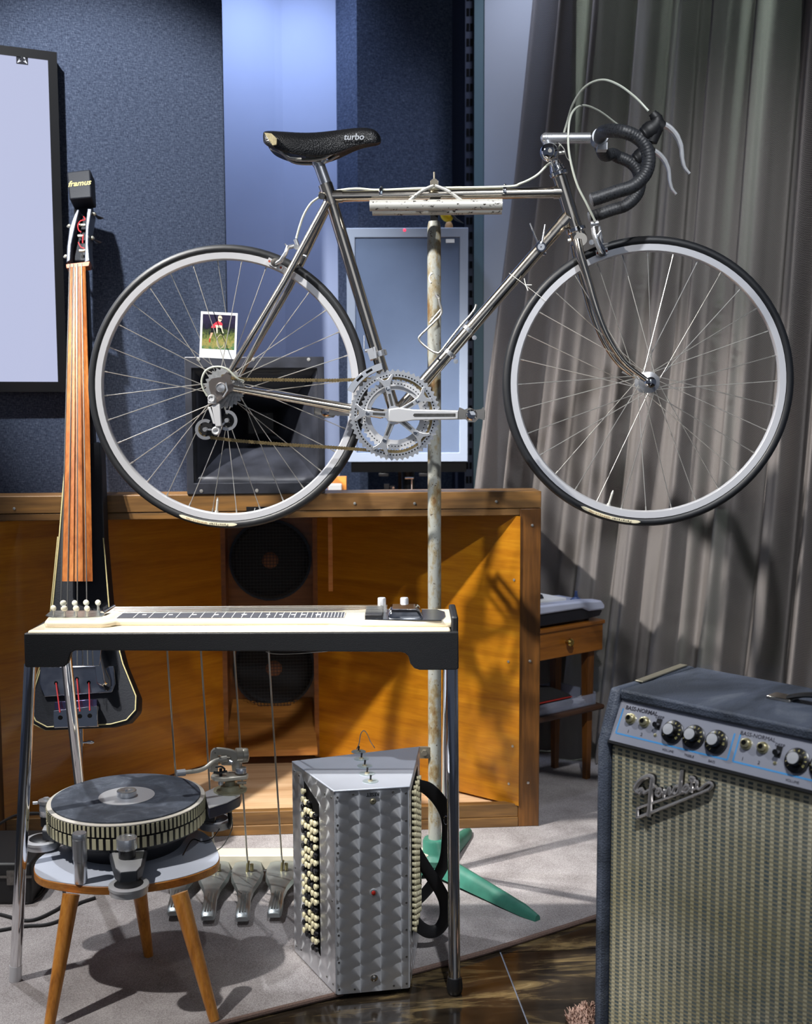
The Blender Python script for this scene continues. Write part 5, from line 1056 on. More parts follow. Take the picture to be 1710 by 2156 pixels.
legw = wood('stool_leg', (140, 84, 26), (186, 120, 44), (206, 144, 64), 'z', 1, 0.4, 0.2, 6)
for f_, tp_, k in ((flo(452, 2149, RZ), (378, 1882), 1), (flo(103, 2165, RZ), (150, 1884), 1), (flo(313, 2012, RZ), None, 0)):
    if tp_: t_ = flo(*tp_, ZS-0.02)
    else: t_ = Vector((f_.x - 0.004, f_.y - 0.075, ZS-0.02))
    L_ = Vector((t_.x, t_.y, ZS-0.0185)); MB().tube([f_, f_.lerp(L_, 0.06), L_], [0.0098, 0.0105, 0.0165], 18).build('leg', legw, sto, world=True)

# ------------------------------------------------------------------ turntable
ZP = 0.352; pc = flo(267, 1680, ZP); pr = 0.165
tt = thing('turntable', 'heavy turntable with striped platter edge and grey tonearm on the stool', 'turntable', (pc.x, pc.y, ZS + 0.0012))
O = Vector((pc.x, pc.y, 0)); T = lambda x, y, z: Vector((pc.x + x, pc.y + y, z))
MB().lathe([(0.115, ZS + 0.0012), (0.120, ZS + 0.010), (0.140, ZP-0.066), (0.140, ZP-0.056)], O, (0,0,1), 48).build('chassis', M('turntable_black', (24, 24, 28), 0.5, bump=0.15, bscale=500), tt, world=True)
plm = M('platter_cream', (222, 216, 204), 0.35, 0.2)
plat = MB().lathe([(pr*0.97, ZP-0.054), (pr*0.975, ZP-0.051), (pr*0.985, ZP-0.028), (pr*0.985, ZP-0.027), (pr*0.97, ZP-0.0265), (pr*0.97, ZP-0.026), (pr*0.985, ZP-0.0255), (pr*0.985, ZP-0.003)], O, (0,0,1), 96).build('platter', M('strobe_black', (18, 18, 22), 0.4), tt, world=True)
MB().lathe([(pr*0.985, ZP-0.003), (pr*0.985, ZP-0.001), (pr*0.975, ZP), (0.0, ZP)], O, (0,0,1), 96).build('platter_rim', plm, plat, world=True)
stm = M('strobe_cream', (196, 190, 158), 0.4)
for cnt, z0, z1, w_ in ((104, ZP-0.0245, ZP-0.004, 0.0052), (72, ZP-0.050, ZP-0.0285, 0.0082)):
    sg_ = MB().box((-0.0012, -w_/2, 0), (0.0012, w_/2, z1-z0)).mesh('strobe_mark'); sg_.materials.append(stm)
    for i in range(cnt):
        a = 2*PI*i/cnt
        inst('strobe_mark', sg_, plat, (pr*0.985*math.cos(a), pr*0.985*math.sin(a), z0 - ZS - 0.0012), Matrix.Rotation(a, 3, 'Z'))
matm = newmat('dusty_rubber_mat', (62, 68, 78), 0.75); t = NT(matm); nz = t.noise(t.coord(), 26, 6, 0.7, 0.8)
t.link(t.ramp(nz, [(0.35, lin((50, 56, 66))), (0.55, lin((66, 72, 84))), (0.75, lin((104, 110, 120)))]), t.b.inputs['Base Color'])
rm_ = pr*0.93
MB().lathe([(rm_, ZP+0.0002), (rm_, ZP+0.003), (rm_-0.002, ZP+0.004), (0.093, ZP+0.004), (0.091, ZP+0.0028), (0.083, ZP+0.0028), (0.081, ZP+0.004), (0, ZP+0.004)], O, (0,0,1), 80).build('mat', matm, plat, world=True)
MB().lathe([(0.058, ZP+0.004), (0.058, ZP+0.0052), (0, ZP+0.0052)], O, (0,0,1), 48).build('label_disc', SATIN, plat, world=True)
MB().lathe([(0.0205, ZP+0.0052), (0.0205, ZP+0.016), (0.0195, ZP+0.017), (0.004, ZP+0.017), (0.003, ZP+0.0165), (0.003, ZP+0.019), (0.0, ZP+0.019)], O, (0,0,1), 32).build('spindle_weight', ALU, plat, world=True)
# outrigger arms with levelling feet
def outrigger(dx, dy, post, nm='outrigger'):
    d = Vector((dx, dy, 0)); L_ = d.length; d.normalize(); s_ = Vector((-d.y, d.x, 0)); B0_ = O + d*0.09; E_ = O + d*L_
    poly = [(0.09, -0.042), (L_-0.015, -0.026), (L_+0.008, -0.016), (L_+0.008, 0.016), (L_-0.015, 0.026), (0.09, 0.042)]
    z0, z1 = ZP-0.078, ZP-0.057
    ob = MB().prism(poly, O + Vector((0,0,z0)), d, s_, (0,0,1), z1-z0).build(nm, M('outrigger_grey', (52, 54, 60), 0.5), tt, bevel=0.002, world=True)
    MB().prism([(q[0], q[1]*0.9) for q in poly], O + Vector((0,0,z1)), d, s_, (0,0,1), 0.0012).build('cover', SATIN, ob, world=True)
    F_ = O + d*(L_ + 0.010)
    MB().cyl(F_ + Vector((0,0,z0-0.002)), F_ + Vector((0,0,z0+0.002)), 0.03, 0.024, n=24).build('foot_neck', BLACK, ob, world=True)
    MB().lathe([(0.036, z0-0.018), (0.036, z0-0.008), (0.0335, z0-0.0075), (0.038, z0-0.007), (0.038, z0-0.002), (0.032, z0-0.0005), (0, z0-0.0005)], F_, (0,0,1), 14 if False else 40).build('foot', SATIN, ob, world=True)
    MB().lathe([(0.030, z0-0.0205), (0.033, z0-0.018)], F_, (0,0,1), 32).build('foot_pad', RUBBER, ob, world=True)
    if post:
        Pq = flo(268, 1806, z1); Pq.z = 0
        MB().cyl(Pq + Vector((0,0,z1)), Pq + Vector((0,0,z1+0.020)), 0.0165, n=24).build('post_base', BLACK, ob, world=True)
        MB().lathe([(0.0205, z1+0.020), (0.0205, z1+0.040), (0.0195, z1+0.0415), (0.012, z1+0.0415), (0.011, z1+0.0408), (0, z1+0.0408)], Pq, (0,0,1), 32).build('post_cap', ALU, ob, world=True)
    return ob
f1 = flo(271, 1858, ZP-0.078) - O; f1 *= (f1.length - 0.01)/f1.length; outrigger(f1.x, f1.y, True)
f2 = flo(95, 1764, ZP-0.078) - O; o2 = outrigger(f2.x*0.97, f2.y*0.97, False)
f3 = flo(444, 1724, ZP-0.078) - O; outrigger(f3.x, f3.y, False)
q = flo(99, 1738, ZP-0.064); zq = q.z
MB().cyl(q, q + Vector((0,0,0.022)), 0.0125, n=20).build('post_base', BLACK, o2, world=True)
MB().lathe([(0.0145, 0.022), (0.0145, 0.034), (0.0148, 0.0345), (0.0145, 0.035), (0.0145, 0.050), (0.0165, 0.050), (0.0165, 0.056), (0.0, 0.0575)], q, (0,0,1), 24).cyl(q + Vector((-0.016,-0.006,0.052)), q + Vector((-0.026,-0.008,0.052)), 0.0035, n=10).cyl(q + Vector((0,0,0.057)), q + Vector((0,0,0.061)), 0.0055, n=12).build('arm_post', ALU, o2, world=True)
mcp = atY(170, 1838, 2.20); mq = flo(170, 1838, 0.272)
mo = thing('motor_post', 'tall plain silver cylinder standing on the stool before the platter', 'cylinder', (mq.x, mq.y, ZS+0.0013))
h_ = 0.124 - 0.02
MB().lathe([(0.0122, 0.0), (0.0128, 0.001), (0.0128, 0.045), (0.0140, 0.046), (0.0140, 0.088), (0.0136, 0.0885), (0.0140, 0.089), (0.0140, 0.098), (0.013, 0.0995), (0, 0.0995)], (0,0,0), (0,0,1), 32).build('cylinder', ALU, mo)
# tonearm board
ab = [flo(x, y, ZP-0.006) for x, y in ((432, 1668), (452, 1659), (476, 1651), (500, 1652), (510, 1662), (505, 1676), (478, 1690), (440, 1702), (436, 1690))]
navy = M('arm_base_navy', (34, 34, 52), 0.4)
abp = [(p.x, p.y) for p in ab]
armb = MB().prism(abp, (0,0,ZP-0.030), (1,0,0), (0,1,0), (0,0,1), 0.023).build('arm_base', navy, tt, bevel=0.003, world=True)
MB().prism(abp, (0,0,ZP-0.007), (1,0,0), (0,1,0), (0,0,1), 0.0018).build('arm_base_top', SATIN, armb, world=True)
e0, e1 = flo(440, 1702, ZP-0.006), flo(505, 1676, ZP-0.006); ue = (e1-e0).normalized(); mid = e0.lerp(e1, 0.5) + Vector((ue.y, -ue.x, 0))*0.0006 + Vector((0,0,-0.0125))
text('arm_lettering', 'MICRO SEIKI AX-1', 0.0062, mid - tt.location, ue, (0,0,1), WHITE, armb, extrude=0.0002)
MB().box((ab[0].x-0.012, ab[0].y-0.03, ZP-0.062), (ab[0].x+0.025, ab[0].y+0.01, ZP-0.030)).build('arm_base_block', BLACK, armb, bevel=0.003, world=True)
tg = M('tonearm_grey', (196, 190, 176), 0.35, 0.25); AY = flo(485, 1664, ZP-0.005)
a_ = lambda px, py, dy=0.0: atY(px, py, AY.y + dy)
MB().lathe([(0.036, 0.0), (0.036, 0.003), (0.022, 0.004), (0.020, 0.012), (0.012, 0.013), (0.010, 0.022)], AY + Vector((0,0,-0.0005)), (0,0,1), 32).build('arm_collar', M('collar_olive', (150, 146, 122), 0.4, 0.3), armb, world=True)
MB().cyl(a_(500, 1648), a_(519, 1648), 0.0035, n=10).build('collar_lever', tg, armb, world=True)
zb1 = a_(480, 1632).z
mb = MB().prism([(p.x, p.y) for p in (a_(444, 1628, -0.01), a_(450, 1628, -0.025), a_(470, 1628, -0.03), a_(500, 1628, -0.02), a_(520, 1628, -0.015), a_(524, 1628, 0.0), a_(515, 1628, 0.012), a_(470, 1628, 0.018), a_(448, 1628, 0.008))], (0,0,zb1-0.006), (1,0,0), (0,1,0), (0,0,1), 0.010)
gim = mb.build('gimbal_plate', tg, armb, bevel=0.003, world=True)
ga, gb_, gc_, gd_ = a_(450, 1625), a_(452, 1583), a_(493, 1587), a_(498, 1622)
for yy in (-0.010,): 
    P_ = catmull([ga, ga.lerp(gb_, 0.8), gb_ + Vector((0.005,0,0.001)), gc_ + Vector((-0.006,0,0.001)), gc_.lerp(gd_, 0.2), gd_], 4)
    MB().tube(P_, 0.0042, 8, flat=2.2).build('gimbal_yoke', tg, gim, world=True)
MB().box(a_(466, 1612, -0.004), a_(490, 1592, 0.014)).build('gimbal_block', tg, gim, bevel=0.002, world=True)
MB().cyl(a_(484, 1603, -0.012), a_(490, 1606, -0.016), 0.004, n=10).build('pivot_cap', ALU, gim, world=True)
MB().lathe([(0.012, 0.0), (0.0165, 0.001), (0.0165, 0.014), (0.015, 0.015), (0.0155, 0.016), (0.0155, 0.026), (0.012, 0.028)], a_(496, 1591, 0.01), Vector((1, 0.35, -0.05)), 28).build('counterweight', M('weight_grey', (178, 172, 158), 0.35, 0.4), gim, world=True)
MB().lathe([(0.0125, 0.0), (0.0125, 0.009), (0.0115, 0.0105), (0, 0.0105)], Vector((a_(509, 1624).x, AY.y-0.008, a_(509, 1624).z)), (0,0,1), 24).build('dial', ALU, gim, world=True)
MB().tube(catmull([a_(374, 1628, -0.05), a_(390, 1626, -0.045), a_(415, 1623, -0.035), a_(432, 1617, -0.025), a_(446, 1606, -0.015), a_(460, 1600, -0.008), a_(474, 1597, -0.004)], 6), 0.0048, 12).tube([a_(462, 1600, -0.008), a_(478, 1597, -0.004)], 0.0075, 14).build('tonearm_tube', tg, gim, world=True)
MB().cyl(a_(372, 1628, -0.052), a_(390, 1626, -0.045), 0.0072, n=16).build('head_socket', SATIN, gim, world=True)
MB().cyl(a_(465, 1640, -0.02), a_(465, 1618, -0.02), 0.0035, n=10).tube([a_(450, 1626, -0.022), a_(464, 1627, -0.022), a_(478, 1624, -0.022)], 0.0028, 8).tube(catmull([a_(454, 1615, -0.02), a_(466, 1614, -0.02), a_(473, 1620, -0.02), a_(470, 1627, -0.02)], 4), 0.0022, 8).build('arm_rest', BLACK, gim, world=True)
MB().cyl(a_(465, 1652, -0.02), a_(465, 1640, -0.02), 0.0055, n=12).build('rest_post', ALU, gim, world=True)
MB().lathe([(0.013, 0.0), (0.013, 0.008), (0.006, 0.009), (0.006, 0.022)], Vector((a_(483, 1686).x, AY.y, ZP-0.031)), (0,0,-1), 20).build('cable_socket', M('collar_olive', (150, 146, 122), 0.4, 0.3), armb, world=True)
MB().tube(catmull([Vector((a_(483, 1686).x, AY.y, ZP-0.053)), Vector((a_(484, 1686).x, AY.y, ZP-0.075)), Vector((a_(478, 1686).x, AY.y+0.02, ZP-0.095))], 4), 0.005, 8).build('signal_plug', BLACK, armb, world=True)
wq = [flo(x, y, z) for x, y, z in ((385, 1800, ZS+0.003), (405, 1768, ZS+0.004), (425, 1772, ZS+0.004), (448, 1764, ZS+0.01), (470, 1735, 0.26), (488, 1728, 0.25), (487, 1750, 0.22), (470, 1780, 0.15), (455, 1792, 0.10))]
tag(MB().tube(catmull(wq, 5), 0.0012, 6).build('ground_wire', BLACK), 'thin black wire curling off the stool behind the turntable', 'wire')

# ------------------------------------------------------------------ engine-turned accordion box
A, B, C_ = flo(623, 2001, 0.012), flo(710, 2105, 0.0), flo(860, 2091, 0.0)
A.z = B.z = C_.z = 0
HZ = 0.428; D_ = flo(881, 1572, HZ); D_ = Vector((D_.x, D_.y, 0)); z0 = 0.012
acc = thing('accordion', 'upright metal button accordion with swirl-brushed panels standing on end', 'accordion', ((A.x+C_.x)/2, (B.y+D_.y)/2, 0.0))
def swirl(name, Ud, pu=0.0415, pv=0.0290, R=0.0240, rough=0.38):
    m = newmat(name, (226, 228, 232), rough, 0.93); t = NT(m); b_ = t.b; b_.inputs['Anisotropic'].default_value = 0.82
    g = t.new('ShaderNodeNewGeometry'); sp_ = t.new('ShaderNodeSeparateXYZ'); t.link(g.outputs['Position'], sp_.inputs[0])
    dt = t.new('ShaderNodeVectorMath', operation='DOT_PRODUCT'); t.link(g.outputs['Position'], dt.inputs[0]); dt.inputs[1].default_value = tuple(Ud)
    uu = t.math('ADD', t.math('DIVIDE', t.math('SUBTRACT', dt.outputs['Value'], B.dot(Ud)), pu), 0.38); col = t.math('FLOOR', uu); x = t.math('MULTIPLY', t.math('SUBTRACT', t.math('SUBTRACT', uu, col), 0.5), pu)
    odd = t.math('MODULO', t.math('ABSOLUTE', col), 2.0)
    vz = t.math('MULTIPLY_ADD', odd, pv*0.5, sp_.outputs[2])
    arc = t.math('SQRT', t.math('MAXIMUM', t.math('SUBTRACT', R*R, t.math('MULTIPLY', x, x)), 1e-8))
    k = t.math('CEIL', t.math('DIVIDE', t.math('SUBTRACT', vz, arc), pv)); dy = t.math('SUBTRACT', vz, t.math('MULTIPLY', k, pv))
    cu_ = t.new('ShaderNodeCombineXYZ'); ny = x
    t.link(t.math('MULTIPLY', ny, Ud.x), cu_.inputs[0]); t.link(t.math('MULTIPLY', ny, Ud.y), cu_.inputs[1]); t.link(dy, cu_.inputs[2])
    nrm = t.new('ShaderNodeVectorMath', operation='NORMALIZE'); t.link(cu_.outputs[0], nrm.inputs[0]); t.link(nrm.outputs[0], b_.inputs['Tangent'])
    n = t.noise(t.coord(), 20, 3); t.link(t.math('MULTIPLY_ADD', n, 0.14, rough - 0.07), b_.inputs['Roughness'])
    return m
def panel(P0, P1, nm, mat, z_0=z0, z_1=HZ-0.002, th=0.003):
    d = (P1-P0); L_ = d.length; d = d.normalized(); nn = Vector((d.y, -d.x, 0))
    return MB().prism([(0, z_0), (L_, z_0), (L_, z_1), (0, z_1)], P0, d, (0,0,1), nn, th).build(nm, mat, acc, world=True), d, nn, L_
MB().add([Vector((p.x, p.y, z0)) for p in (A, B, C_, D_)] + [Vector((p.x, p.y, HZ-0.003)) for p in (A, B, C_, D_)], [(3,2,1,0), (4,5,6,7), (0,1,5,4), (1,2,6,5), (2,3,7,6), (3,0,4,7)]).build('inner_case', M('case_grey', (120, 122, 126), 0.4, 0.7), acc, world=True)
uBC = (C_-B).normalized(); uAB = (B-A).normalized(); uCD = (D_-C_).normalized()
fp, dF, nF, LF = panel(B, C_, 'front_panel', swirl('swirl_front', uBC))
sp_, dS, nS, LS = panel(A, B, 'side_panel', swirl('swirl_left', uAB, 0.045, 0.030, 0.026))
rp, dR, nR, LR = panel(C_, D_, 'side_panel', swirl('swirl_right', uCD))
top = [A - dS*0.0 + nS*0.004, B + nS*0.004 + nF*0.004, C_ + nF*0.004 + nR*0.004, D_ + nR*0.003]
MB().prism([(p.x, p.y) for p in top], (0,0,HZ-0.003), (1,0,0), (0,1,0), (0,0,1), 0.004).build('top_plate', M('brushed_lid', (186, 192, 204), 0.42, 0.45, var=0.04, scale=8), acc, bevel=0.0015, world=True)
for p in (A.lerp(C_, 0.1), B.lerp(D_, 0.08), C_.lerp(A, 0.1), D_.lerp(B, 0.08)): MB().cyl(Vector((p.x, p.y, 0.0 if p.y < 2.33 else RZ)), Vector((p.x, p.y, z0)), 0.010, 0.013, n=16).build('foot', RUBBER, acc, world=True)
scw = MB().lathe([(0.0022, 0), (0.0022, 0.0008), (0.0012, 0.0010), (0, 0.0004)], (0,0,0), (0,-1,0), 8).mesh('rivet'); scw.materials.append(DSTEEL)
def onp(P0, d, nn, s, z, k=0.0032): return P0 + d*s + Vector((0,0,z)) + nn*k - acc.location
Qf = Vector((0,-1,0)).rotation_difference(nF); Qs = Vector((0,-1,0)).rotation_difference(nS)
for s in (0.004, LF-0.004):
    for z in [0.022 + i*0.056 for i in range(8)]: inst('rivet', scw, fp, onp(B, dF, nF, s, min(z, HZ-0.014)), Qf)
for s in (0.035, LF-0.03):
    for z in (0.020, HZ-0.010): inst('rivet', scw, fp, onp(B, dF, nF, s, z), Qf)
mF = LF*0.5
text('reset_lettering', 'RESET', 0.0098, onp(B, dF, nF, mF+0.002, HZ-0.012, 0.0034), -dF, (0,0,-1), text_black(), fp, extrude=0.0001, off=0.0003)
def disc(P0, d, nn, s, z, prof, nm, mat, par, n=20): return MB().lathe(prof, P0 + d*s + Vector((0,0,z)) + nn*0.003, nn, n).build(nm, mat, par, world=True)
disc(B, dF, nF, mF+0.002, HZ-0.026, [(0.0065, 0), (0.0065, 0.0006), (0.005, 0.0008), (0.004, 0.003), (0.002, 0.003), (0.0018, 0.0005), (0, 0.0005)], 'reset_button', M('olive_washer', (140, 136, 118), 0.4, 0.8), fp)
disc(B, dF, nF, mF+0.002, HZ-0.212, [(0.0075, 0), (0.0075, 0.0012), (0.005, 0.0016), (0.0048, 0.0008)], 'lamp_bezel', ALU, fp)
disc(B, dF, nF, mF+0.002, HZ-0.212, [(0.0045, 0.0005), (0.004, 0.003), (0.0, 0.0042)], 'indicator_lamp', M('red_lens', (150, 34, 24), 0.15, coat=0.5), fp)
disc(B, dF, nF, mF+0.002, 0.040, [(0.0075, 0), (0.0075, 0.001), (0.0055, 0.0015), (0.0055, 0.004), (0.003, 0.005), (0.0, 0.006)], 'socket_nut', NICKEL, fp)
# button board on the left panel
bs0, bs1 = LS*0.30, LS*0.66; zb0, zb1 = 0.075, 0.400
MB().prism([(bs0, zb0+0.02), (bs1, zb0-0.015), (bs1, zb1-0.022), (bs0, zb1+0.004)], A, dS, (0,0,1), nS, 0.0036).build('button_board', DARK, sp_, world=True)
btn = MB().lathe([(0.0040, 0.0), (0.0040, 0.004), (0.0062, 0.0045), (0.0062, 0.0075), (0.0052, 0.0088), (0.0, 0.0090)], (0,0,0), nS, 14)
bw_ = btn.mesh('button'); bw_.materials.append(M('ivory_button', (214, 206, 170), 0.25, coat=0.3)); bk_ = btn.mesh('button'); bk_.materials.append(M('black_button', (22, 22, 24), 0.2, coat=0.3))
rows = 20
for r in range(rows):
    z = zb1 - 0.010 - r*(zb1 - zb0 - 0.012)/(rows-1)
    for c in range(5):
        s = bs0 + (bs1-bs0)*(0.10 + 0.20*c); zz = z + 0.0055*(c-2)*0.35 - 0.002*(c % 2)
        if (r == 0 and c > 0) or (r == 1 and c > 2) or (r == rows-1 and c < 3): continue
        zz -= (s-bs0)*0.12
        inst('button', bk_ if c in ((r*2) % 5, (r*2+1) % 5) and r % 4 else bw_, sp_, onp(A, dS, nS, s, zz, 0.0036))
for s in (0.012, LS-0.012, LS*0.18, LS*0.8):
    for z in (0.028, HZ-0.018, 0.2) if s in (0.012, LS-0.012) else (0.03, HZ-0.02): inst('rivet', scw, sp_, onp(A, dS, nS, s, z), Qs)
# right hand buttons, seen edge on
btr = MB().lathe([(0.0040, 0.0), (0.0040, 0.004), (0.0062, 0.0045), (0.0062, 0.0085), (0.0052, 0.0095), (0.0, 0.0098)], (0,0,0), nR, 12).mesh('button'); btr.materials.append(M('ivory_button', (214, 206, 170), 0.25))
MB().prism([(LR*0.15, 0.095), (LR*0.75, 0.095), (LR*0.75, 0.405), (LR*0.15, 0.405)], C_, dR, (0,0,1), nR, 0.0036).build('button_board', DARK, rp, world=True)
for r in range(24):
    for c in range(4): inst('button', btr, rp, onp(C_, dR, nR, LR*(0.22 + 0.15*c), 0.395 - r*0.0125 - 0.003*c, 0.0036))
# toggles on the lid
for k, (px, py) in enumerate(((755, 1583), (761, 1598), (768, 1613), (773, 1629), (780, 1645))):
    q = flo(px, py, HZ+0.001) - acc.location
    dk = MB().lathe([(0.0158, 0.0), (0.0158, 0.0008), (0, 0.0008)], q, (0,0,1), 28).build('switch_plate', M('switch_alu', (186, 200, 204), 0.35, 0.6), acc)
    MB().lathe([(0.005, 0.0008), (0.0045, 0.003), (0.0025, 0.0035)], q, (0,0,1), 14).build('switch_nut', M('brass_pale', (206, 196, 168), 0.35, 0.7), dk)
    MB().tube([q + Vector((0,0,0.003)), q + Vector((0.001,0,0.0125))], [0.0017, 0.0022], 10).build('switch_lever', BLACK, dk)
    if k: MB().add([], [])
hk = [atY(x, y, flo(755, 1575, HZ).y + dy) for x, y, dy in ((751, 1577, -0.005), (756, 1566, -0.004), (759, 1548, 0.0), (763, 1540, 0.0), (768, 1539, 0.0), (774, 1547, 0.01), (779, 1559, 0.02), (783, 1566, 0.03), (789, 1575, 0.04))]
tag(MB().tube(catmull(hk, 4), 0.0011, 6).build('wire_loop', STEEL), 'thin bent wire loop rising from the accordion lid', 'wire')
# strap
st_ = lambda x, y, Y: atY(x, y, Y)
sm_ = M('black_strap', (22, 22, 25), 0.6)
strp = thing('accordion_strap', 'wide black padded strap looping beside the accordion', 'strap', flo(905, 1965, RZ))
MB().tube(catmull([st_(876, 1652, 2.42), st_(900, 1660, 2.44), st_(925, 1685, 2.46), st_(942, 1718, 2.48), st_(944, 1760, 2.50), st_(938, 1810, 2.52), st_(918, 1850, 2.53), st_(895, 1880, 2.54), st_(875, 1900, 2.54)], 5), 0.015, 10, flat=0.3, up=(0,1,0.2)).build('band', sm_, strp, world=True)
MB().tube(catmull([st_(874, 1790, 2.42), st_(895, 1825, 2.43), st_(918, 1860, 2.44), st_(936, 1895, 2.45), st_(938, 1930, 2.455), st_(925, 1955, 2.46), st_(905, 1962, 2.45), st_(885, 1952, 2.44), st_(872, 1935, 2.43)], 5), 0.0135, 10, flat=0.35, up=(0,1,0.2)).build('band', sm_, strp, world=True)
MB().tube([st_(939 + 5*math.cos(a), 1727 + 9*math.sin(a), 2.47) for a in [2*PI*i/16 for i in range(16)]], 0.0012, 6, closed=True).build('ring', CHROME, strp, world=True)
# ------------------------------------------------------------------ guitar amplifier
AF = Frame((0.336, 2.05, 0.012), math.radians(-46))
amp = fthing('guitar_amplifier', 'worn black-covered guitar amplifier with silver sparkle grille cloth', 'amplifier', AF)
tolex = newmat('worn_black_tolex', (62, 70, 84), 0.55); t = NT(tolex); vo = t.new('ShaderNodeTexVoronoi'); t.link(t.coord(), vo.inputs['Vector']); vo.inputs['Scale'].default_value = 330
nz = t.noise(t.coord((1, 0.4, 1)), 7, 6, 0.65, 0.6)
t.link(t.ramp(nz, [(0.38, lin((50, 56, 66))), (0.55, lin((74, 81, 95))), (0.72, lin((118, 124, 132)))]), t.b.inputs['Base Color']); t.bump(vo.outputs['Distance'], 0.4, 0.002)
AW, AD, AH, HB = 0.70, 0.285, 0.664, 0.574; sl = 0.036; fw = 0.021
prof = [(0, 0), (AD, 0), (AD, AH), (sl, AH), (0, HB)]
for x0 in (0.0, AW - fw): MB().prism(prof, (x0, 0, 0), (0,1,0), (0,0,1), (1,0,0), fw).build('side', tolex, amp, bevel=0.006)
MB().box((fw, sl + 0.0, AH - 0.020), (AW - fw, AD, AH)).build('top', tolex, amp, bevel=0.005)
MB().box((fw, 0.0, 0.0), (AW - fw, AD, 0.022)).build('bottom', tolex, amp)
MB().box((fw, AD - 0.014, 0.022), (AW - fw, AD - 0.002, AH - 0.02)).build('back', DARK, amp)
gm = newmat('sparkle_grille_cloth', (170, 160, 120), 0.75); t = NT(gm); tcn = t.new('ShaderNodeTexCoord'); sx = t.new('ShaderNodeSeparateXYZ'); t.link(tcn.outputs['Object'], sx.inputs[0])
pu, pv = 0.0158, 0.0072
U_ = t.math('DIVIDE', sx.outputs[0], pu); V_ = t.math('DIVIDE', sx.outputs[2], pv)
fu = t.math('FRACT', U_); fv = t.math('FRACT', V_)
d1 = t.math('MULTIPLY', t.math('GREATER_THAN', fu, 0.42), t.math('LESS_THAN', fv, 0.58))
wv = t.noise(t.coord(), 26, 3); edge_ = t.math('MULTIPLY', d1, t.math('MULTIPLY_ADD', wv, 0.5, 0.62))
c1 = t.new('ShaderNodeMix', data_type='RGBA'); t.link(edge_, c1.inputs[0])
t.link(t.ramp(t.noise(t.coord(), 5, 4), [(0.35, lin((166, 157, 122))), (0.65, lin((194, 186, 160)))]), c1.inputs[6]); c1.inputs[7].default_value = lin((62, 78, 84))
t.link(c1.outputs[2], t.b.inputs['Base Color'])
vs = t.new('ShaderNodeTexVoronoi'); t.link(tcn.outputs['Object'], vs.inputs['Vector']); vs.inputs['Scale'].default_value = 95
spk_ = t.math('LESS_THAN', vs.outputs['Distance'], 0.10); t.link(spk_, t.b.inputs['Metallic'])
t.link(t.math('MULTIPLY_ADD', spk_, -0.55, 0.75), t.b.inputs['Roughness'])
hu = t.math('ABSOLUTE', t.math('SUBTRACT', fu, 0.5)); t.bump(t.math('MULTIPLY_ADD', t.math('ABSOLUTE', t.math('SUBTRACT', fv, 0.5)), 0.6, hu), 0.5, 0.003)
MB().box((fw + 0.002, 0.010, 0.026), (AW - fw - 0.002, 0.024, HB - 0.004)).build('grille', gm, amp, bevel=0.006)
# sloping control panel
S0 = Vector((0, 0.006, HB + 0.004)); S1 = Vector((0, sl + 0.006, AH - 0.020)); sd = (S1 - S0); SL = sd.length; sd.normalize(); sn = Vector((0, -sd.z, sd.y))
cpm = M('brushed_control_panel', (168, 170, 182), 0.34, 0.5, rvar=0.12, scale=12)
cpo = MB().prism([(fw + 0.001, 0), (AW - fw - 0.001, 0), (AW - fw - 0.001, SL), (fw + 0.001, SL)], S0, (1,0,0), sd, -sn, 0.004).build('control_panel', cpm, amp)
MB().prism([(fw, -0.005), (AW-fw, -0.005), (AW-fw, 0.0), (fw, 0.0)], S0 + sn*0.002, (1,0,0), sd, -sn, 0.012).build('panel_trim', BLACK, amp)
ap = lambda px, py, k=0.0: AF.plane(px, py, S0 + sn*k, sn)
blue = M('panel_blue', (70, 140, 196), 0.4); X0, X1 = ap(1300, 1530).x, ap(1548, 1560).x
st = lambda px, py: ((ap(px, py).x), (ap(px, py) - S0).dot(sd))
def strip(a, b_, w_): 
    MB().prism([(a[0], a[1]-w_/2), (b_[0], b_[1]-w_/2), (b_[0], b_[1]+w_/2), (a[0], a[1]+w_/2)] if abs(a[0]-b_[0]) > abs(a[1]-b_[1]) else [(a[0]-w_/2, a[1]), (a[0]+w_/2, a[1]), (b_[0]+w_/2, b_[1]), (b_[0]-w_/2, b_[1])], S0 + sn*0.0003, (1,0,0), sd, -sn, 0.0004).build('blue_line', blue, cpo)
tl = SL*0.20
strip((fw+0.010, tl), (X1-0.004, tl), 0.003); strip((fw+0.010, tl), (fw+0.010, SL*0.8), 0.003); strip((X1-0.004, tl), (X1-0.004, SL*0.8), 0.003)
strip((X1+0.006, tl), (AW-0.05, tl), 0.003); strip((X1+0.006, tl), (X1+0.006, SL*0.8), 0.003)
def onS(px, py): p = ap(px, py); return p
brs = M('jack_brass', (196, 188, 150), 0.25, 0.9)
for px, py in ((1329, 1514), (1358, 1521), (1572, 1567), (1607, 1575)):
    p = onS(px, py); j = MB().lathe([(0.0098, 0), (0.0098, 0.0025), (0.0072, 0.003), (0.0066, 0.010), (0.0045, 0.0105)], p, sn, 24).build('input_jack', brs, cpo)
    MB().lathe([(0.0042, 0.009), (0.0042, 0.0107), (0, 0.0107)], p, sn, 16).build('jack_hole', DARK, j)
kmark = M('dial_cream', (206, 196, 130), 0.5)
knobs = [(1421, 1532), (1466, 1541), (1513, 1554), (1683, 1592)]
kx = [onS(*k) for k in knobs]; step = kx[1].x - kx[0].x
kx += [kx[3] + Vector((step*i, 0, 0)) for i in (1, 2)]
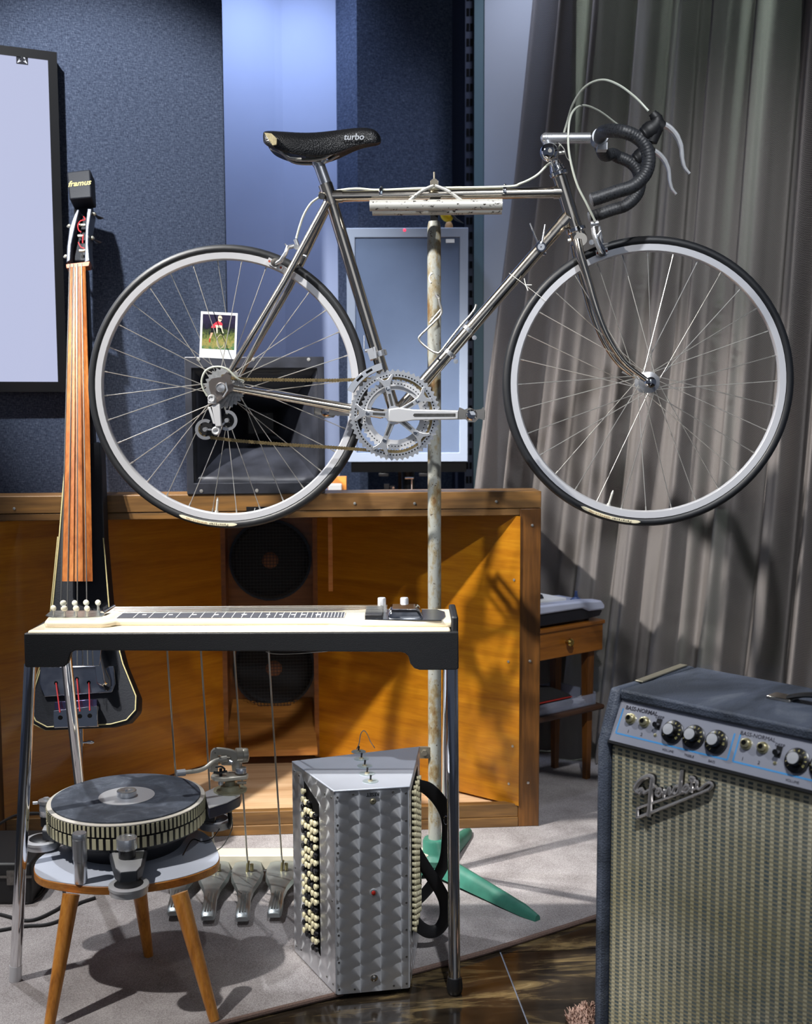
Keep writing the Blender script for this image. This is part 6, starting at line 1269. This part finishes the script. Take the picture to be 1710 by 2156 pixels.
for i, p in enumerate(kx):
    p = S0 + Vector((p.x, 0, 0)) + sd*(SL*0.52)
    kn = MB().lathe([(0.0200, 0.002), (0.0200, 0.005), (0.0185, 0.0058), (0.0120, 0.0070), (0.0110, 0.018), (0.0100, 0.0190), (0, 0.0190)], p, sn, 32).build('control_knob', M('knob_black', (16, 16, 18), 0.3), cpo)
    MB().lathe([(0.0098, 0.0188), (0.0095, 0.0198), (0, 0.0202)], p, sn, 24).build('knob_cap', SATIN, kn)
    for d in range(10):
        a = math.radians(215 - d*28 + (i*17 % 40)); q = p + (Vector((1,0,0))*math.cos(a) + sd*math.sin(a))*0.0152 + sn*0.0068
        up = (Vector((1,0,0))*math.cos(a) + sd*math.sin(a)); text('dial_number', str(d+1), 0.0052, q, Vector((1,0,0))*math.sin(a) - sd*math.cos(a), up, kmark, kn, extrude=0.0001)
for px, py in ((1387, 1525), (1640, 1583)):
    p = onS(px, py); MB().box((-0.005, -0.009, 0), (0.005, 0.009, 0.0015), Matrix.Translation(p) @ Matrix((Vector((1,0,0)), sd, sn)).transposed().to_4x4()).tube([p, p + sn*0.012 - sd*0.004], [0.004, 0.0048], 10).build('slide_switch', BLACK, cpo)
for px, py in ((1380, 1548), (1632, 1607)): MB().lathe([(0.003, 0), (0.003, 0.001), (0, 0.0016)], onS(px, py), sn, 10).build('panel_screw', brs, cpo)
pt = M('panel_print', (30, 26, 40), 0.5); lz = lambda x, v: S0 + Vector((x, 0, 0)) + sd*v + sn*0.0005
xA = ap(1350, 1500).x; text('panel_lettering', 'BASS-NORMAL', 0.0100, lz(xA, SL*0.84), (1,0,0), sd, pt, cpo, extrude=0.0001, off=0.0002)
text('panel_lettering', 'DEEP', 0.0075, lz(onS(1387, 1520).x, SL*0.78), (1,0,0), sd, pt, cpo, extrude=0.0001)
text('panel_lettering', 'BASS-NORMAL', 0.0095, lz(ap(1600, 1555).x - 0.004, SL*0.84), (1,0,0), sd, pt, cpo, extrude=0.0001)
text('panel_lettering', 'DEEP', 0.0075, lz(onS(1640, 1580).x, SL*0.76), (1,0,0), sd, pt, cpo, extrude=0.0001)
for px, py, s_ in ((1327, 1527, '1'), (1354, 1537, '2'), (1568, 1583, '1'), (1602, 1592, '2')): text('panel_lettering', s_, 0.008, lz(onS(px, py).x, SL*0.30), (1,0,0), sd, pt, cpo, extrude=0.0001)
for i, s_ in enumerate(('VOLUME', 'TREBLE', 'BASS', 'VOLUME', 'TREBLE')): text('panel_lettering', s_, 0.0058, lz(kx[i].x, SL*0.085), (1,0,0), sd, pt, cpo, extrude=0.0001)
# raised script badge on the grille
gpn = lambda px, py, k=0.0: AF.at(px, py, 0.0095 - k)
strokes = [([(1341, 1668), (1350, 1669), (1352, 1662), (1344, 1667), (1339, 1662), (1342, 1652), (1352, 1641), (1364, 1635), (1373, 1636), (1374, 1645), (1371, 1672), (1369, 1700), (1366, 1718)], 0.0038),
           ([(1356, 1671), (1370, 1663), (1382, 1656)], 0.003), ([(1384, 1668), (1390, 1666), (1390, 1661), (1384, 1663), (1382, 1672), (1388, 1677), (1396, 1668)], 0.0024),
           ([(1398, 1679), (1400, 1662), (1402, 1672), (1410, 1658), (1410, 1674), (1416, 1668)], 0.0024), ([(1430, 1655), (1422, 1658), (1418, 1668), (1424, 1672), (1431, 1660), (1436, 1622), (1433, 1668), (1438, 1666)], 0.0026),
           ([(1442, 1662), (1448, 1659), (1448, 1653), (1443, 1655), (1440, 1664), (1446, 1669), (1455, 1660)], 0.0024), ([(1456, 1668), (1458, 1647), (1462, 1640), (1455, 1637), (1457, 1646), (1468, 1646), (1467, 1658), (1474, 1662), (1484, 1654), (1494, 1648), (1500, 1654), (1494, 1662)], 0.0024)]
sharp = [([(1494, 1662), (1470, 1672), (1400, 1700), (1342, 1722)], 0.0024), ([(1342, 1722), (1343, 1702)], 0.0024), ([(1343, 1702), (1400, 1682), (1470, 1659)], 0.0020)]
bdg = None
for pts, r in strokes + sharp:
    P_ = catmull([gpn(x, y, 0.007) for x, y in pts], 4) if (pts, r) in strokes else [gpn(x, y, 0.007) for x, y in pts]
    r *= 1.25; o_ = MB().tube(P_, r, 8).build('badge' if bdg is None else 'badge_stroke', M('badge_silver', (196, 192, 190), 0.25, 0.7), amp if bdg is None else bdg)
    if bdg is None: bdg = o_
    MB().tube([p + Vector((0, 0.004, 0)) for p in P_], r*1.7, 8, flat=0.6).build('badge_backing', BLACK, bdg)
# handle and strips on the lid
zt = AH + 0.0
def lid(px, py): return AF.z(px, py, zt)
a, b_ = lid(1345, 1437), lid(1440, 1402)
MB().bar(Vector((a.x, a.y, zt+0.002)), Vector((b_.x, b_.y, zt+0.002)), 0.016, 0.003).build('lid_strip', M('strip_steel', (176, 170, 150), 0.35, 0.8, rvar=0.2, scale=60), amp, bevel=0.001)
a, b_ = lid(1620, 1468), lid(1684, 1472)
hx, hy = a.x, a.y
hb = MB().box((hx, hy-0.012, zt), (hx+0.045, hy+0.022, zt+0.006)).build('handle_bracket', NICKEL, amp, bevel=0.002)
MB().box((hx+0.19, hy-0.012, zt), (hx+0.235, hy+0.022, zt+0.006)).build('handle_bracket', NICKEL, amp, bevel=0.002)
MB().tube(catmull([(hx+0.035, hy+0.005, zt+0.006), (hx+0.07, hy+0.005, zt+0.016), (hx+0.12, hy+0.005, zt+0.02), (hx+0.165, hy+0.005, zt+0.016), (hx+0.20, hy+0.005, zt+0.006)], 4), 0.013, 8, flat=0.35).build('handle', BLACK, amp)
for x in (0.05, AW-0.05):
    for y in (0.05, AD-0.05): MB().cyl((x, y, -0.012), (x, y, 0.0), 0.014, n=12).build('foot', RUBBER, amp)
# shag mat beside the amplifier
shg = M('pink_shag', (176, 146, 132), 0.95, var=0.2, scale=120); mb = MB(); cq = flo(1245, 2165, 0.0)
mat_ = thing('shag_mat', 'small pinkish shaggy mat at the foot of the amplifier', 'mat', (0.366, 2.165, 0.0))
MB().lathe([(0.060, 0.0), (0.060, 0.002), (0, 0.002)], (0, 0, 0), (0,0,1), 32).build('backing', shg, mat_)
for i in range(1400):
    a = random.uniform(0, 2*PI); r = 0.062*math.sqrt(random.random()); p = Vector((r*math.cos(a), r*math.sin(a), 0.002)); d = Vector((random.gauss(0, 0.5), random.gauss(0, 0.5), 1)).normalized()*random.uniform(0.008, 0.014); u = basis(d)[0]*0.0016
    mb.add([p-u, p+u, p+d+u*0.7, p+d-u*0.7], [(0,1,2,3)])
mb.build('tufts', shg, mat_, ang=0, kind='stuff')

# ------------------------------------------------------------------ loose cables and dark case at the left
case = thing('equipment_case', 'low black equipment case in the shade left of the stool', 'case', flo(20, 1900, RZ))
q0 = flo(0, 1905, RZ)
MB().box((q0.x-0.30, q0.y+0.0, RZ), (q0.x+0.075, q0.y+0.22, RZ+0.10)).build('body', M('case_black', (20, 20, 22), 0.5), case, bevel=0.006, world=True)
MB().box((q0.x-0.30, q0.y-0.004, RZ+0.066), (q0.x+0.077, q0.y+0.0, RZ+0.072)).build('trim_strip', DSTEEL, case, world=True)
MB().box((q0.x+0.02, q0.y-0.006, RZ+0.05), (q0.x+0.05, q0.y-0.0, RZ+0.085)).build('latch', DSTEEL, case, world=True)
for k, (pts, lab) in enumerate((([(0, 1925), (60, 1938), (110, 1920), (135, 1900), (132, 1870), (110, 1850), (90, 1880), (60, 1900), (20, 1895)], 'black cable curled on the rug beside the left chrome leg'),
                 ([(-10, 1740), (30, 1718), (70, 1712), (110, 1716), (150, 1722), (190, 1730)], 'thick black cable running behind the turntable to the left'),
                 ([(-10, 1960), (50, 1950), (100, 1946), (140, 1930), (160, 1905), (200, 1890)], 'black cable lying nearest the camera left of the stool'))):
    z = RZ + 0.004 if k != 1 else 0.11
    P_ = [flo(x, y, z) for x, y in pts]
    tag(MB().tube(catmull(P_, 6), 0.0038, 8).build('cable', RUBBER), lab, 'cable', 'loose black cables')
